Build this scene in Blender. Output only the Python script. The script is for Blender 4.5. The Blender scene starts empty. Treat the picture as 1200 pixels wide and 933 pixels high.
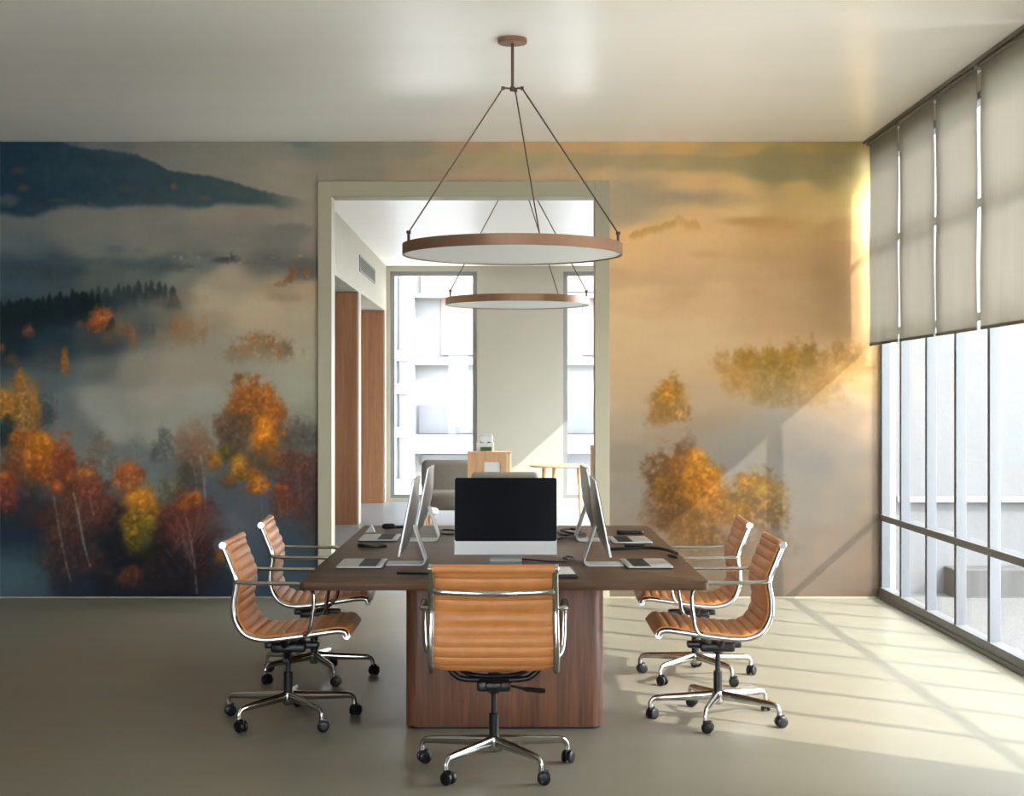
import bpy, bmesh, math, random
import numpy as np
from mathutils import Vector, Matrix

C = bpy.context.scene.collection
R = math.radians
PI = math.pi
F, H, CX, CY = 1800.0, 1.55, 598.0, 468.0      # focal length in photo pixels, eye height, vanishing point

# ---------------------------------------------------------------- camera, sky, sun, exposure
cam_data = bpy.data.cameras.new('camera')
cam_data.sensor_fit = 'HORIZONTAL'
cam_data.sensor_width = 36.0
cam_data.lens = F / 1200.0 * 36.0
cam_data.shift_x = (600.0 - CX) / 1200.0
cam_data.shift_y = -(466.5 - CY) / 1200.0
cam_data.clip_start = 0.05
cam = bpy.data.objects.new('camera', cam_data)
cam.location = (0, 0, H)
cam.rotation_euler = (R(90), 0, 0)
C.objects.link(cam)
bpy.context.scene.camera = cam

world = bpy.data.worlds.new('sky')
bpy.context.scene.world = world
world.use_nodes = True
wn = world.node_tree
bg = wn.nodes['Background']
bg.inputs['Color'].default_value = (0.86, 0.93, 1.0, 1)
bg.inputs['Strength'].default_value = 5.5

SUN_DIR = Vector((-1.0, 0.72, -0.88)).normalized()
sun_data = bpy.data.lights.new('sun', 'SUN')
sun_data.energy = 2.3
sun_data.angle = R(0.6)
sun_data.color = (1.0, 0.96, 0.90)
sun = bpy.data.objects.new('sun', sun_data)
sun.rotation_euler = SUN_DIR.to_track_quat('-Z', 'Y').to_euler()
sun.location = (12, -6, 12)
C.objects.link(sun)

vs = bpy.context.scene.view_settings
vs.view_transform = 'Standard'
vs.look = 'None'
vs.gamma = 1.0
vs.use_curve_mapping = False
vs.exposure = 1.6
bpy.context.scene.cycles.max_bounces = 14
bpy.context.scene.cycles.diffuse_bounces = 8
bpy.context.scene.cycles.transparent_max_bounces = 16
bpy.context.scene.cycles.sample_clamp_indirect = 8.0

# daylight openings, told to the sampler
def portal(loc, rot, sx, sy):
    d = bpy.data.lights.new('window_portal', 'AREA')
    d.shape = 'RECTANGLE'; d.size = sx; d.size_y = sy
    d.cycles.is_portal = True
    o = bpy.data.objects.new('window_portal', d)
    o.location = loc; o.rotation_euler = rot
    C.objects.link(o)
portal((3.2, 8.9, 1.75), (0, R(90), 0), 3.4, 6.6)
portal((3.2, 17.9, 1.6), (0, R(90), 0), 3.2, 10.4)
portal((-1.15, 23.6, 1.75), (R(-90), 0, 0), 1.4, 3.4)
portal((1.6, 23.6, 1.75), (R(-90), 0, 0), 1.6, 3.4)
portal((-2.45, -3.2, 1.6), (R(90), 0, 0), 2.3, 2.9)
portal((1.82, -3.2, 1.6), (R(90), 0, 0), 1.85, 2.9)


# ---------------------------------------------------------------- helpers
def P(px, py, y):
    return Vector(((px - CX) * y / F, y, H - (py - CY) * y / F))


def srgb(r, g, b):
    f = lambda v: v / 255 / 12.92 if v / 255 <= 0.04045 else ((v / 255 + 0.055) / 1.055) ** 2.4
    return (f(r), f(g), f(b), 1.0)


def mat(name, color, rough=0.5, metal=0.0, spec=0.5, noise=0.0, nscale=8.0, bump=0.0, bscale=60.0, stretch=(1, 1, 1), coat=0.0):
    m = bpy.data.materials.new(name)
    m.use_nodes = True
    nt = m.node_tree
    b = nt.nodes['Principled BSDF']
    b.inputs['Base Color'].default_value = color
    b.inputs['Roughness'].default_value = rough
    b.inputs['Metallic'].default_value = metal
    b.inputs['Specular IOR Level'].default_value = spec
    b.inputs['Coat Weight'].default_value = coat
    if noise or bump:
        tc = nt.nodes.new('ShaderNodeTexCoord')
        mp = nt.nodes.new('ShaderNodeMapping')
        mp.inputs['Scale'].default_value = stretch
        nt.links.new(tc.outputs['Object'], mp.inputs['Vector'])
    if noise:
        nz = nt.nodes.new('ShaderNodeTexNoise')
        nz.inputs['Scale'].default_value = nscale
        nz.inputs['Detail'].default_value = 6
        nt.links.new(mp.outputs['Vector'], nz.inputs['Vector'])
        rp = nt.nodes.new('ShaderNodeMapRange')
        rp.inputs['From Min'].default_value = 0.3; rp.inputs['From Max'].default_value = 0.7
        rp.inputs['To Min'].default_value = 1 - noise; rp.inputs['To Max'].default_value = 1 + noise
        nt.links.new(nz.outputs['Fac'], rp.inputs['Value'])
        mx = nt.nodes.new('ShaderNodeVectorMath'); mx.operation = 'SCALE'
        mx.inputs[0].default_value = color[:3]
        nt.links.new(rp.outputs['Result'], mx.inputs['Scale'])
        nt.links.new(mx.outputs['Vector'], b.inputs['Base Color'])
    if bump:
        nb = nt.nodes.new('ShaderNodeTexNoise')
        nb.inputs['Scale'].default_value = bscale
        nb.inputs['Detail'].default_value = 4
        nt.links.new(mp.outputs['Vector'], nb.inputs['Vector'])
        bp = nt.nodes.new('ShaderNodeBump')
        bp.inputs['Strength'].default_value = bump
        bp.inputs['Distance'].default_value = 0.01
        nt.links.new(nb.outputs['Fac'], bp.inputs['Height'])
        nt.links.new(bp.outputs['Normal'], b.inputs['Normal'])
    return m


def wood(name, c1, c2, rough=0.4, scale=(18, 18, 1.2), coat=0.0, spec=0.5):
    """grain running along the local axis with the smallest scale"""
    m = bpy.data.materials.new(name)
    m.use_nodes = True
    nt = m.node_tree
    b = nt.nodes['Principled BSDF']
    b.inputs['Roughness'].default_value = rough
    b.inputs['Coat Weight'].default_value = coat
    b.inputs['Coat Roughness'].default_value = 0.25
    b.inputs['Specular IOR Level'].default_value = spec
    tc = nt.nodes.new('ShaderNodeTexCoord')
    mp = nt.nodes.new('ShaderNodeMapping'); mp.inputs['Scale'].default_value = scale
    nt.links.new(tc.outputs['Object'], mp.inputs['Vector'])
    n1 = nt.nodes.new('ShaderNodeTexNoise'); n1.inputs['Scale'].default_value = 1.0; n1.inputs['Detail'].default_value = 9; n1.inputs['Roughness'].default_value = 0.68
    n1.inputs['Distortion'].default_value = 0.5
    nt.links.new(mp.outputs['Vector'], n1.inputs['Vector'])
    n2 = nt.nodes.new('ShaderNodeTexNoise'); n2.inputs['Scale'].default_value = 7.0; n2.inputs['Detail'].default_value = 4
    nt.links.new(mp.outputs['Vector'], n2.inputs['Vector'])
    ad = nt.nodes.new('ShaderNodeMath'); ad.operation = 'MULTIPLY_ADD'; ad.inputs[1].default_value = 0.3
    nt.links.new(n2.outputs['Fac'], ad.inputs[0]); nt.links.new(n1.outputs['Fac'], ad.inputs[2])
    rp = nt.nodes.new('ShaderNodeValToRGB')
    rp.color_ramp.elements[0].position = 0.42; rp.color_ramp.elements[0].color = c1
    rp.color_ramp.elements[1].position = 0.86; rp.color_ramp.elements[1].color = c2
    nt.links.new(ad.outputs['Value'], rp.inputs['Fac'])
    nt.links.new(rp.outputs['Color'], b.inputs['Base Color'])
    bp = nt.nodes.new('ShaderNodeBump'); bp.inputs['Strength'].default_value = 0.08; bp.inputs['Distance'].default_value = 0.004
    nt.links.new(n2.outputs['Fac'], bp.inputs['Height']); nt.links.new(bp.outputs['Normal'], b.inputs['Normal'])
    return m


def glass_mat(name, tint=(1, 1, 1, 1), gloss=0.06):
    m = bpy.data.materials.new(name)
    m.use_nodes = True
    nt = m.node_tree
    for n in list(nt.nodes):
        nt.nodes.remove(n)
    out = nt.nodes.new('ShaderNodeOutputMaterial')
    tr = nt.nodes.new('ShaderNodeBsdfTransparent'); tr.inputs['Color'].default_value = tint
    gl = nt.nodes.new('ShaderNodeBsdfGlossy'); gl.inputs['Roughness'].default_value = 0.02
    lw = nt.nodes.new('ShaderNodeLayerWeight'); lw.inputs['Blend'].default_value = 0.5
    pw = nt.nodes.new('ShaderNodeMath'); pw.operation = 'POWER'; pw.inputs[1].default_value = 4.0
    ml = nt.nodes.new('ShaderNodeMath'); ml.operation = 'MULTIPLY_ADD'; ml.inputs[1].default_value = 0.22; ml.inputs[2].default_value = 0.02
    mx = nt.nodes.new('ShaderNodeMixShader')
    nt.links.new(lw.outputs['Facing'], pw.inputs[0]); nt.links.new(pw.outputs[0], ml.inputs[0]); nt.links.new(ml.outputs[0], mx.inputs['Fac'])
    nt.links.new(tr.outputs[0], mx.inputs[1]); nt.links.new(gl.outputs[0], mx.inputs[2])
    nt.links.new(mx.outputs[0], out.inputs['Surface'])
    return m


def fabric_blind(name, color, trans=0.5):
    m = bpy.data.materials.new(name)
    m.use_nodes = True
    nt = m.node_tree
    for n in list(nt.nodes):
        nt.nodes.remove(n)
    out = nt.nodes.new('ShaderNodeOutputMaterial')
    df = nt.nodes.new('ShaderNodeBsdfDiffuse'); df.inputs['Color'].default_value = color
    tl = nt.nodes.new('ShaderNodeBsdfTranslucent'); tl.inputs['Color'].default_value = color
    mx = nt.nodes.new('ShaderNodeMixShader'); mx.inputs['Fac'].default_value = trans
    tc = nt.nodes.new('ShaderNodeTexCoord')
    mp = nt.nodes.new('ShaderNodeMapping'); mp.inputs['Scale'].default_value = (60, 60, 1.2)
    nz = nt.nodes.new('ShaderNodeTexNoise'); nz.inputs['Scale'].default_value = 1.0; nz.inputs['Detail'].default_value = 3
    nt.links.new(tc.outputs['Object'], mp.inputs['Vector']); nt.links.new(mp.outputs['Vector'], nz.inputs['Vector'])
    rp = nt.nodes.new('ShaderNodeMapRange'); rp.inputs['To Min'].default_value = 0.92; rp.inputs['To Max'].default_value = 1.06
    nt.links.new(nz.outputs['Fac'], rp.inputs['Value'])
    for s in (df, tl):
        v = nt.nodes.new('ShaderNodeVectorMath'); v.operation = 'SCALE'; v.inputs[0].default_value = color[:3]
        nt.links.new(rp.outputs['Result'], v.inputs['Scale']); nt.links.new(v.outputs['Vector'], s.inputs['Color'])
    nt.links.new(df.outputs[0], mx.inputs[1]); nt.links.new(tl.outputs[0], mx.inputs[2])
    nt.links.new(mx.outputs[0], out.inputs['Surface'])
    return m


def obj(name, bm, m, parent=None, smooth=True, loc=None, angle=40):
    me = bpy.data.meshes.new(name)
    bmesh.ops.recalc_face_normals(bm, faces=bm.faces[:])
    bm.to_mesh(me); bm.free()
    me.materials.append(m)
    if smooth:
        me.polygons.foreach_set('use_smooth', [True] * len(me.polygons))
        me.set_sharp_from_angle(angle=R(angle))
    o = bpy.data.objects.new(name, me)
    C.objects.link(o)
    if loc is not None:
        o.location = loc
    if parent is not None:
        o.parent = parent
    return o


def tag(o, label, cat, group=None, kind=None):
    if label: o['label'] = label
    if cat: o['category'] = cat
    if group: o['group'] = group
    if kind: o['kind'] = kind
    return o


def thing(name, label, cat, loc=(0, 0, 0), rotz=0.0, group=None):
    o = bpy.data.objects.new(name, None)
    o.empty_display_size = 0.1
    C.objects.link(o)
    o.location = loc
    o.rotation_euler = (0, 0, rotz)
    return tag(o, label, cat, group)


def struct(name, bm, m, parent=None, smooth=False, label=None):
    o = obj(name, bm, m, parent, smooth)
    o['kind'] = 'structure'
    if label: o['label'] = label
    return o


def copy_tree(o, parent=None):
    c = o.copy(); C.objects.link(c)
    if parent is not None:
        c.parent = parent
    for ch in list(o.children):
        copy_tree(ch, c)
    return c


def merge(bm, other, M=None):
    if M is not None:
        bmesh.ops.transform(other, matrix=M, verts=other.verts[:])
    me = bpy.data.meshes.new('tmp'); other.to_mesh(me); other.free()
    bm.from_mesh(me); bpy.data.meshes.remove(me)


def box(bm, x0, x1, y0, y1, z0, z1, bev=0.0, seg=2, M=None):
    b = bmesh.new()
    bmesh.ops.create_cube(b, size=1)
    bmesh.ops.scale(b, vec=(x1 - x0, y1 - y0, z1 - z0), verts=b.verts[:])
    bmesh.ops.translate(b, vec=((x0 + x1) / 2, (y0 + y1) / 2, (z0 + z1) / 2), verts=b.verts[:])
    if bev:
        bmesh.ops.bevel(b, geom=b.edges[:], offset=bev, segments=seg, profile=0.5, affect='EDGES')
    merge(bm, b, M)
    return bm


def nb():
    return bmesh.new()


def rprism(bm, x0, x1, y0, y1, z0, z1, rad, seg=6, bev=0.0, M=None):
    """slab with rounded vertical corners"""
    b = bmesh.new()
    ring = []
    for cx_, cy_, a0 in ((x1 - rad, y1 - rad, 0), (x0 + rad, y1 - rad, 90), (x0 + rad, y0 + rad, 180), (x1 - rad, y0 + rad, 270)):
        for k in range(seg + 1):
            a = R(a0 + 90 * k / seg)
            ring.append((cx_ + rad * math.cos(a), cy_ + rad * math.sin(a)))
    vs_ = [b.verts.new((x, y, z0)) for x, y in ring]
    f = b.faces.new(vs_)
    r = bmesh.ops.extrude_face_region(b, geom=[f])
    up = [g for g in r['geom'] if isinstance(g, bmesh.types.BMVert)]
    bmesh.ops.translate(b, vec=(0, 0, z1 - z0), verts=up)
    if bev:
        es = [e for e in b.edges if abs(e.verts[0].co.z - e.verts[1].co.z) < 1e-7]
        bmesh.ops.bevel(b, geom=es, offset=bev, segments=2, profile=0.5, affect='EDGES')
    merge(bm, b, M)
    return bm


def lathe(bm, prof, seg=32, M=None, cap=True):
    b = bmesh.new()
    rings = []
    for r, z in prof:
        if r < 1e-6:
            rings.append([b.verts.new((0, 0, z))])
        else:
            rings.append([b.verts.new((r * math.cos(2 * PI * k / seg), r * math.sin(2 * PI * k / seg), z)) for k in range(seg)])
    for a, c in zip(rings[:-1], rings[1:]):
        for k in range(seg):
            k2 = (k + 1) % seg
            if len(a) == 1 and len(c) == 1:
                continue
            if len(a) == 1:
                b.faces.new((a[0], c[k], c[k2]))
            elif len(c) == 1:
                b.faces.new((a[k], a[k2], c[0]))
            else:
                b.faces.new((a[k], a[k2], c[k2], c[k]))
    if cap:
        for rg in (rings[0], rings[-1]):
            if len(rg) > 1:
                b.faces.new(rg)
    merge(bm, b, M)
    return bm


def catmull(pts, n=8):
    p = [Vector(q) for q in pts]
    p = [2 * p[0] - p[1]] + p + [2 * p[-1] - p[-2]]
    out = []
    for i in range(1, len(p) - 2):
        for k in range(n):
            t = k / n
            a, b_, c, d = p[i - 1], p[i], p[i + 1], p[i + 2]
            out.append(0.5 * ((2 * b_) + (c - a) * t + (2 * a - 5 * b_ + 4 * c - d) * t * t + (3 * b_ - a - 3 * c + d) * t ** 3))
    out.append(p[-2])
    return out


def tube(bm, pts, r, seg=10, flat=None, up=None, M=None):
    """round (or elliptical: flat=(side, up) factors) tube along points; r a number or one per point"""
    b = bmesh.new()
    pts = [Vector(p) for p in pts]
    n = len(pts)
    rs = list(np.interp(np.linspace(0, 1, n), np.linspace(0, 1, len(r)), r)) if isinstance(r, (list, tuple)) else [r] * n
    T = []
    for i in range(n):
        t = pts[min(i + 1, n - 1)] - pts[max(i - 1, 0)]
        T.append(t.normalized() if t.length > 1e-9 else Vector((0, 0, 1)))
    u = Vector(up) if up is not None else Vector((0, 0, 1))
    if abs(T[0].dot(u)) > 0.95:
        u = Vector((1, 0, 0))
    u = (u - T[0] * u.dot(T[0])).normalized()
    rings = []
    for i in range(n):
        u = (u - T[i] * u.dot(T[i]))
        u = u.normalized() if u.length > 1e-6 else T[i].orthogonal().normalized()
        s = T[i].cross(u)
        fs, fu = flat if flat else (1, 1)
        rings.append([b.verts.new(pts[i] + (s * math.cos(2 * PI * k / seg) * fs + u * math.sin(2 * PI * k / seg) * fu) * rs[i]) for k in range(seg)])
    for a, c in zip(rings[:-1], rings[1:]):
        for k in range(seg):
            k2 = (k + 1) % seg
            b.faces.new((a[k], a[k2], c[k2], c[k]))
    b.faces.new(rings[0]); b.faces.new(list(reversed(rings[-1])))
    merge(bm, b, M)
    return bm


# ---------------------------------------------------------------- materials
M = {}
M['plaster'] = mat('warm_white_plaster', srgb(178, 172, 154), 0.7, noise=0.02, nscale=2.0, bump=0.05, bscale=30)
M['ceiling'] = mat('satin_ceiling_paint', srgb(246, 243, 236), 0.32, spec=0.5, noise=0.015, nscale=1.2, stretch=(0.4, 2.5, 1), bump=0.03, bscale=3)
M['frame_paint'] = mat('sage_grey_paint', srgb(152, 144, 120), 0.5)
M['concrete'] = mat('polished_concrete', srgb(130, 125, 108), 0.34, spec=0.4, noise=0.06, nscale=1.3, stretch=(0.7, 1.4, 1), bump=0.02, bscale=6)
M['alu'] = mat('grey_window_aluminium', srgb(112, 112, 110), 0.45, metal=0.25)
M['pale_alu'] = mat('pale_window_aluminium', srgb(138, 138, 136), 0.5, metal=0.15)
M['tile'] = mat('grey_blue_floor_tile', srgb(132, 134, 138), 0.36, spec=0.4, noise=0.04, nscale=1.5)
M['mullion'] = mat('dimmed_mullion_aluminium', srgb(84, 86, 88), 0.5, metal=0.2)  # darker copy of the window aluminium, offsetting strong daylight on mullion sides
M['dark_alu'] = mat('dark_rail', srgb(112, 108, 100), 0.5, metal=0.3)
M['glass'] = glass_mat('window_glass')
M['blind'] = fabric_blind('linen_blind', srgb(136, 130, 116), 0.24)
M['oak'] = wood('oak_cladding', srgb(152, 102, 70), srgb(190, 136, 98), 0.5, (14, 14, 0.7))
M['pale_oak'] = wood('pale_oak', srgb(196, 146, 98), srgb(226, 182, 134), 0.45, (16, 16, 1.2))
M['walnut'] = wood('walnut_upright_grain', srgb(70, 45, 33), srgb(136, 90, 64), 0.45, (16, 16, 0.8))
M['walnut_top'] = wood('walnut_table_top', srgb(60, 44, 33), srgb(103, 76, 56), 0.46, (0.9, 15, 15), spec=0.15)
M['leather'] = mat('tan_leather', srgb(206, 136, 76), 0.40, spec=0.42, noise=0.08, nscale=14, bump=0.12, bscale=220)
M['chrome'] = mat('polished_aluminium', (0.50, 0.49, 0.475, 1), 0.12, metal=1.0)
M['black'] = mat('black_plastic', (0.008, 0.008, 0.009, 1), 0.42, spec=0.3)
M['black_metal'] = mat('black_metal', (0.007, 0.007, 0.0075, 1), 0.35, spec=0.4)
M['rubber'] = mat('caster_black', (0.006, 0.0062, 0.007, 1), 0.35, spec=0.35)
M['silver'] = mat('anodised_silver', (0.40, 0.40, 0.39, 1), 0.34, metal=0.85)
M['pale_silver'] = mat('matte_silver', (0.46, 0.465, 0.455, 1), 0.45, metal=0.3)
M['screen'] = mat('dark_screen_glass', (0.0025, 0.003, 0.006, 1), 0.2, spec=0.05)
M['key'] = mat('dark_key', (0.012, 0.012, 0.013, 1), 0.55, spec=0.2)
M['bronze'] = mat('brushed_bronze', srgb(138, 104, 78), 0.42, metal=0.35, noise=0.05, nscale=30, stretch=(1, 1, 0.2))
M['dark_bronze'] = mat('dark_bronze', srgb(98, 80, 64), 0.4, metal=0.6)
M['diffuser'] = mat('lamp_diffuser', srgb(226, 228, 222), 0.5)
M['sofa'] = mat('grey_felt', srgb(138, 130, 119), 0.9, noise=0.06, nscale=40, bump=0.1, bscale=300)
M['white'] = mat('white_lacquer', srgb(232, 230, 224), 0.4)
M['paper'] = mat('white_paper', srgb(214, 212, 206), 0.7)
M['ink'] = mat('grey_ink', srgb(140, 138, 134), 0.7)
M['green'] = mat('green_leaf', srgb(66, 104, 44), 0.6)
M['grille'] = mat('vent_grey', srgb(132, 128, 118), 0.5)
M['vent_dark'] = mat('vent_dark', srgb(44, 42, 40), 0.7)
M['dark_wall'] = mat('low_bounce_wall', srgb(120, 114, 100), 0.7)  # for the unseen left wall, set dark to cut its bounce light
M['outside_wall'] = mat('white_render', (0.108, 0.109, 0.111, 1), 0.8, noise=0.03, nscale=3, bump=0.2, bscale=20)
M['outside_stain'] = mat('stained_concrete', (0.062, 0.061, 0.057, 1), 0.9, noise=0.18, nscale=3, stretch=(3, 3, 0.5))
M['pale_ground'] = mat('pale_bounce_ground', srgb(238, 236, 230), 0.9, noise=0.05, nscale=2)  # kept very pale so the outdoor ground bounces light onto the ceiling
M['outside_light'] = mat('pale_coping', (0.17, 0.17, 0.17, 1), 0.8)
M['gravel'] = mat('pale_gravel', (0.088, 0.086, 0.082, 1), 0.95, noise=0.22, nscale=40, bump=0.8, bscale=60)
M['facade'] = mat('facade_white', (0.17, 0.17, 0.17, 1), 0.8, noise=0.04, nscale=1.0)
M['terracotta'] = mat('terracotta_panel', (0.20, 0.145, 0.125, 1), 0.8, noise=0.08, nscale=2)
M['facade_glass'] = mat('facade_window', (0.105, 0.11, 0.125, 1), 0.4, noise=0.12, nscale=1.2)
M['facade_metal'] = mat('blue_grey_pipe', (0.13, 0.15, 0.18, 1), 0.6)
# ---------------------------------------------------------------- the printed wall mural (a foggy autumn forest), painted with noise
PX0, PY0, PW, PH = 0, 166, 1034, 536          # print space: 150 units per metre, origin at the print's top left


def smooth(a, b, x):
    t = np.clip((x - a) / (b - a), 0, 1)
    return t * t * (3 - 2 * t)


def lattice(w, h, sx, sy, rng):
    gw, gh = int(w / sx) + 3, int(h / sy) + 3
    g = rng.uniform(-1, 1, (gh, gw))
    xs = np.arange(w) / sx
    ys = np.arange(h) / sy
    xi = xs.astype(int); yi = ys.astype(int)
    xf = xs - xi; yf = ys - yi
    xf = xf * xf * (3 - 2 * xf); yf = yf * yf * (3 - 2 * yf)
    r0 = g[:, xi] * (1 - xf) + g[:, xi + 1] * xf
    return r0[yi] * (1 - yf)[:, None] + r0[yi + 1] * yf[:, None]


def fbm(w, h, sx, sy, octaves, seed, gain=0.55):
    rng = np.random.RandomState(seed)
    out = np.zeros((h, w)); a = 1.0; tot = 0
    for _ in range(octaves):
        out += a * lattice(w, h, max(sx, 1.0), max(sy, 1.0), rng)
        tot += a; a *= gain; sx /= 2; sy /= 2
    return out / tot


def paint_mural():
    W, H = PW, PH
    X, Y = np.meshgrid(np.arange(W, dtype=float), np.arange(H, dtype=float) + PY0)
    # ---- large soft colour field (scattered samples)
    S = [
        # far left dusk sky, hill and fog
        (0, 168, 24, 46, 60), (60, 168, 60, 70, 76), (120, 168, 84, 88, 86), (180, 168, 104, 100, 92), (240, 170, 108, 105, 95), (330, 170, 112, 107, 96), (370, 172, 104, 104, 95),
        (200, 188, 104, 102, 94), (270, 200, 112, 106, 94), (330, 200, 124, 116, 102), (365, 215, 122, 112, 98),
        (20, 262, 88, 90, 86), (90, 265, 98, 97, 90), (170, 265, 106, 102, 94), (250, 258, 116, 108, 96), (330, 250, 118, 108, 94), (367, 260, 122, 110, 94),
        (20, 285, 74, 84, 86), (100, 285, 94, 95, 90), (180, 285, 104, 100, 92), (260, 285, 106, 100, 92), (330, 282, 96, 92, 86), (367, 285, 116, 104, 92),
        (10, 315, 46, 62, 70), (70, 318, 50, 62, 68), (120, 320, 74, 80, 76), (190, 312, 66, 76, 74), (250, 306, 86, 88, 82), (320, 305, 88, 86, 80), (365, 318, 84, 80, 74),
        (215, 330, 104, 102, 92), (270, 325, 136, 122, 102), (330, 338, 142, 122, 98), (367, 338, 152, 128, 100),
        (10, 395, 22, 36, 44), (60, 400, 30, 46, 54), (110, 400, 50, 56, 58), (150, 370, 76, 78, 74), (200, 350, 96, 92, 82), (250, 350, 150, 134, 110), (310, 360, 158, 140, 112), (365, 365, 150, 136, 112),
        (60, 440, 66, 78, 80), (110, 430, 84, 88, 84), (160, 430, 118, 112, 100), (215, 430, 136, 124, 108), (280, 435, 130, 124, 108), (365, 420, 150, 140, 118),
        (70, 480, 84, 90, 88), (120, 475, 122, 120, 110), (190, 470, 140, 132, 118), (240, 470, 140, 135, 120), (300, 450, 142, 138, 120), (360, 460, 146, 143, 122),
        (80, 510, 96, 98, 92), (130, 505, 130, 128, 118), (190, 510, 134, 132, 120), (250, 500, 132, 128, 114), (350, 490, 136, 132, 114),
        (130, 545, 96, 100, 98), (180, 560, 92, 100, 98), (125, 580, 74, 84, 86), (210, 560, 90, 90, 84), (345, 520, 100, 98, 88),
        (20, 610, 26, 36, 46), (35, 635, 30, 42, 52), (20, 680, 50, 70, 76), (40, 690, 46, 62, 68), (90, 690, 24, 32, 38), (140, 690, 20, 25, 32), (210, 690, 18, 22, 30), (160, 655, 18, 24, 32),
        (255, 590, 70, 74, 80), (265, 615, 84, 88, 92), (285, 640, 62, 72, 80), (300, 600, 74, 76, 80), (340, 640, 52, 66, 74), (362, 690, 50, 72, 82), (300, 690, 50, 66, 76), (367, 600, 72, 66, 66), (250, 690, 32, 40, 50),
        # strip above the door
        (420, 172, 116, 106, 92), (420, 205, 118, 110, 94), (480, 180, 122, 112, 96), (480, 205, 132, 116, 94), (540, 172, 150, 120, 90), (540, 190, 128, 116, 94), (560, 207, 150, 126, 96), (620, 172, 164, 130, 92), (620, 188, 138, 124, 98), (640, 207, 160, 134, 100),
        (680, 172, 178, 142, 98), (690, 190, 150, 132, 102), (700, 207, 180, 148, 108),
        # warm right side; its bright outer edge is the sun strip, painted in
        (740, 172, 190, 150, 98), (800, 172, 194, 154, 96), (880, 172, 184, 150, 92), (960, 172, 168, 140, 84), (1020, 172, 158, 138, 80),
        (740, 186, 166, 142, 102), (820, 188, 166, 142, 96), (900, 190, 150, 134, 90), (980, 190, 154, 138, 88),
        (740, 202, 160, 138, 106), (810, 208, 200, 160, 110), (900, 200, 146, 130, 88), (960, 208, 158, 138, 90), (1000, 206, 168, 146, 90),
        (730, 225, 150, 134, 108), (860, 222, 208, 168, 112), (930, 225, 200, 164, 104), (1000, 225, 192, 164, 100), (1025, 240, 226, 190, 120),
        (730, 250, 156, 136, 108), (870, 245, 210, 172, 116), (960, 245, 206, 170, 108), (740, 272, 206, 160, 106), (820, 268, 204, 160, 106), (900, 270, 196, 152, 98), (980, 270, 186, 146, 92), (1028, 280, 226, 184, 114),
        (740, 300, 204, 160, 108), (820, 300, 200, 158, 108), (900, 300, 194, 152, 102), (990, 300, 180, 140, 92),
        (730, 325, 192, 150, 106), (800, 330, 194, 152, 106), (880, 325, 196, 154, 106), (1000, 330, 180, 140, 94), (1028, 330, 216, 170, 106),
        (740, 350, 204, 164, 116), (830, 350, 206, 164, 116), (920, 355, 202, 160, 112), (1010, 360, 190, 150, 102),
        (740, 385, 208, 172, 124), (820, 385, 208, 170, 122), (920, 385, 204, 160, 112), (1010, 390, 206, 162, 108),
        (740, 420, 208, 170, 124), (800, 425, 210, 172, 124), (835, 440, 208, 166, 116), (1026, 420, 226, 180, 118),
        (735, 460, 204, 168, 126), (830, 465, 200, 164, 124), (1026, 460, 232, 192, 138), (735, 500, 190, 164, 132), (840, 495, 180, 152, 118),
        (730, 540, 172, 154, 128), (735, 580, 170, 154, 130), (735, 610, 174, 152, 130), (760, 600, 164, 140, 116),
        (850, 515, 172, 156, 136), (880, 530, 166, 156, 142), (920, 520, 164, 152, 138), (960, 505, 178, 160, 138), (990, 490, 196, 168, 138), (1026, 500, 220, 188, 150),
        (900, 550, 172, 162, 146), (950, 545, 168, 158, 144), (1000, 540, 188, 170, 148), (1028, 550, 206, 180, 150),
        (935, 590, 172, 158, 138), (980, 590, 182, 164, 140), (1025, 600, 196, 170, 140), (760, 650, 130, 112, 92), (930, 640, 170, 152, 132), (980, 640, 184, 160, 134), (1028, 650, 186, 156, 126),
        (900, 690, 160, 140, 118), (950, 690, 176, 152, 126), (1028, 695, 170, 142, 114), (800, 690, 136, 116, 92), (850, 680, 140, 118, 94),
    ]
    S = np.array(S, float)
    # warp the sampling position a little so that the fog has soft drifting edges
    wx = fbm(W, H, 120, 50, 4, 11) * 16
    wy = fbm(W, H, 160, 40, 4, 12) * 9
    step = 4
    gx = (X + wx)[::step, ::step]; gy = (Y + wy)[::step, ::step]
    num = np.zeros(gx.shape + (3,)); den = np.zeros(gx.shape)
    for s in S:
        d2 = ((gx - s[0]) / 1.35) ** 2 + (gy - s[1]) ** 2
        w = 1.0 / (d2 + 30.0) ** 2
        num += w[..., None] * s[2:]; den += w
    small = num / den[..., None]
    yi = np.minimum(np.arange(H) / step, small.shape[0] - 1.001); xi = np.minimum(np.arange(W) / step, small.shape[1] - 1.001)
    y0 = yi.astype(int); x0 = xi.astype(int); fy = (yi - y0)[:, None, None]; fx = (xi - x0)[None, :, None]
    img = (small[y0][:, x0] * (1 - fx) + small[y0][:, x0 + 1] * fx) * (1 - fy) + (small[y0 + 1][:, x0] * (1 - fx) + small[y0 + 1][:, x0 + 1] * fx) * fy

    n_big = fbm(W, H, 90, 34, 4, 1); n_mid = fbm(W, H, 22, 18, 3, 2); n_leaf = fbm(W, H, 7, 7, 3, 3, 0.8); n_fine = fbm(W, H, 3, 3, 2, 4, 0.8); n_vert = fbm(W, H, 2.4, 22, 3, 5)
    img += (n_big * 5 + fbm(W, H, 40, 12, 3, 6) * 3)[..., None]

    def over(alpha, col, sl=(slice(None), slice(None))):
        a = alpha[..., None]
        img[sl] = img[sl] * (1 - a) + np.asarray(col, float) * a

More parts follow.
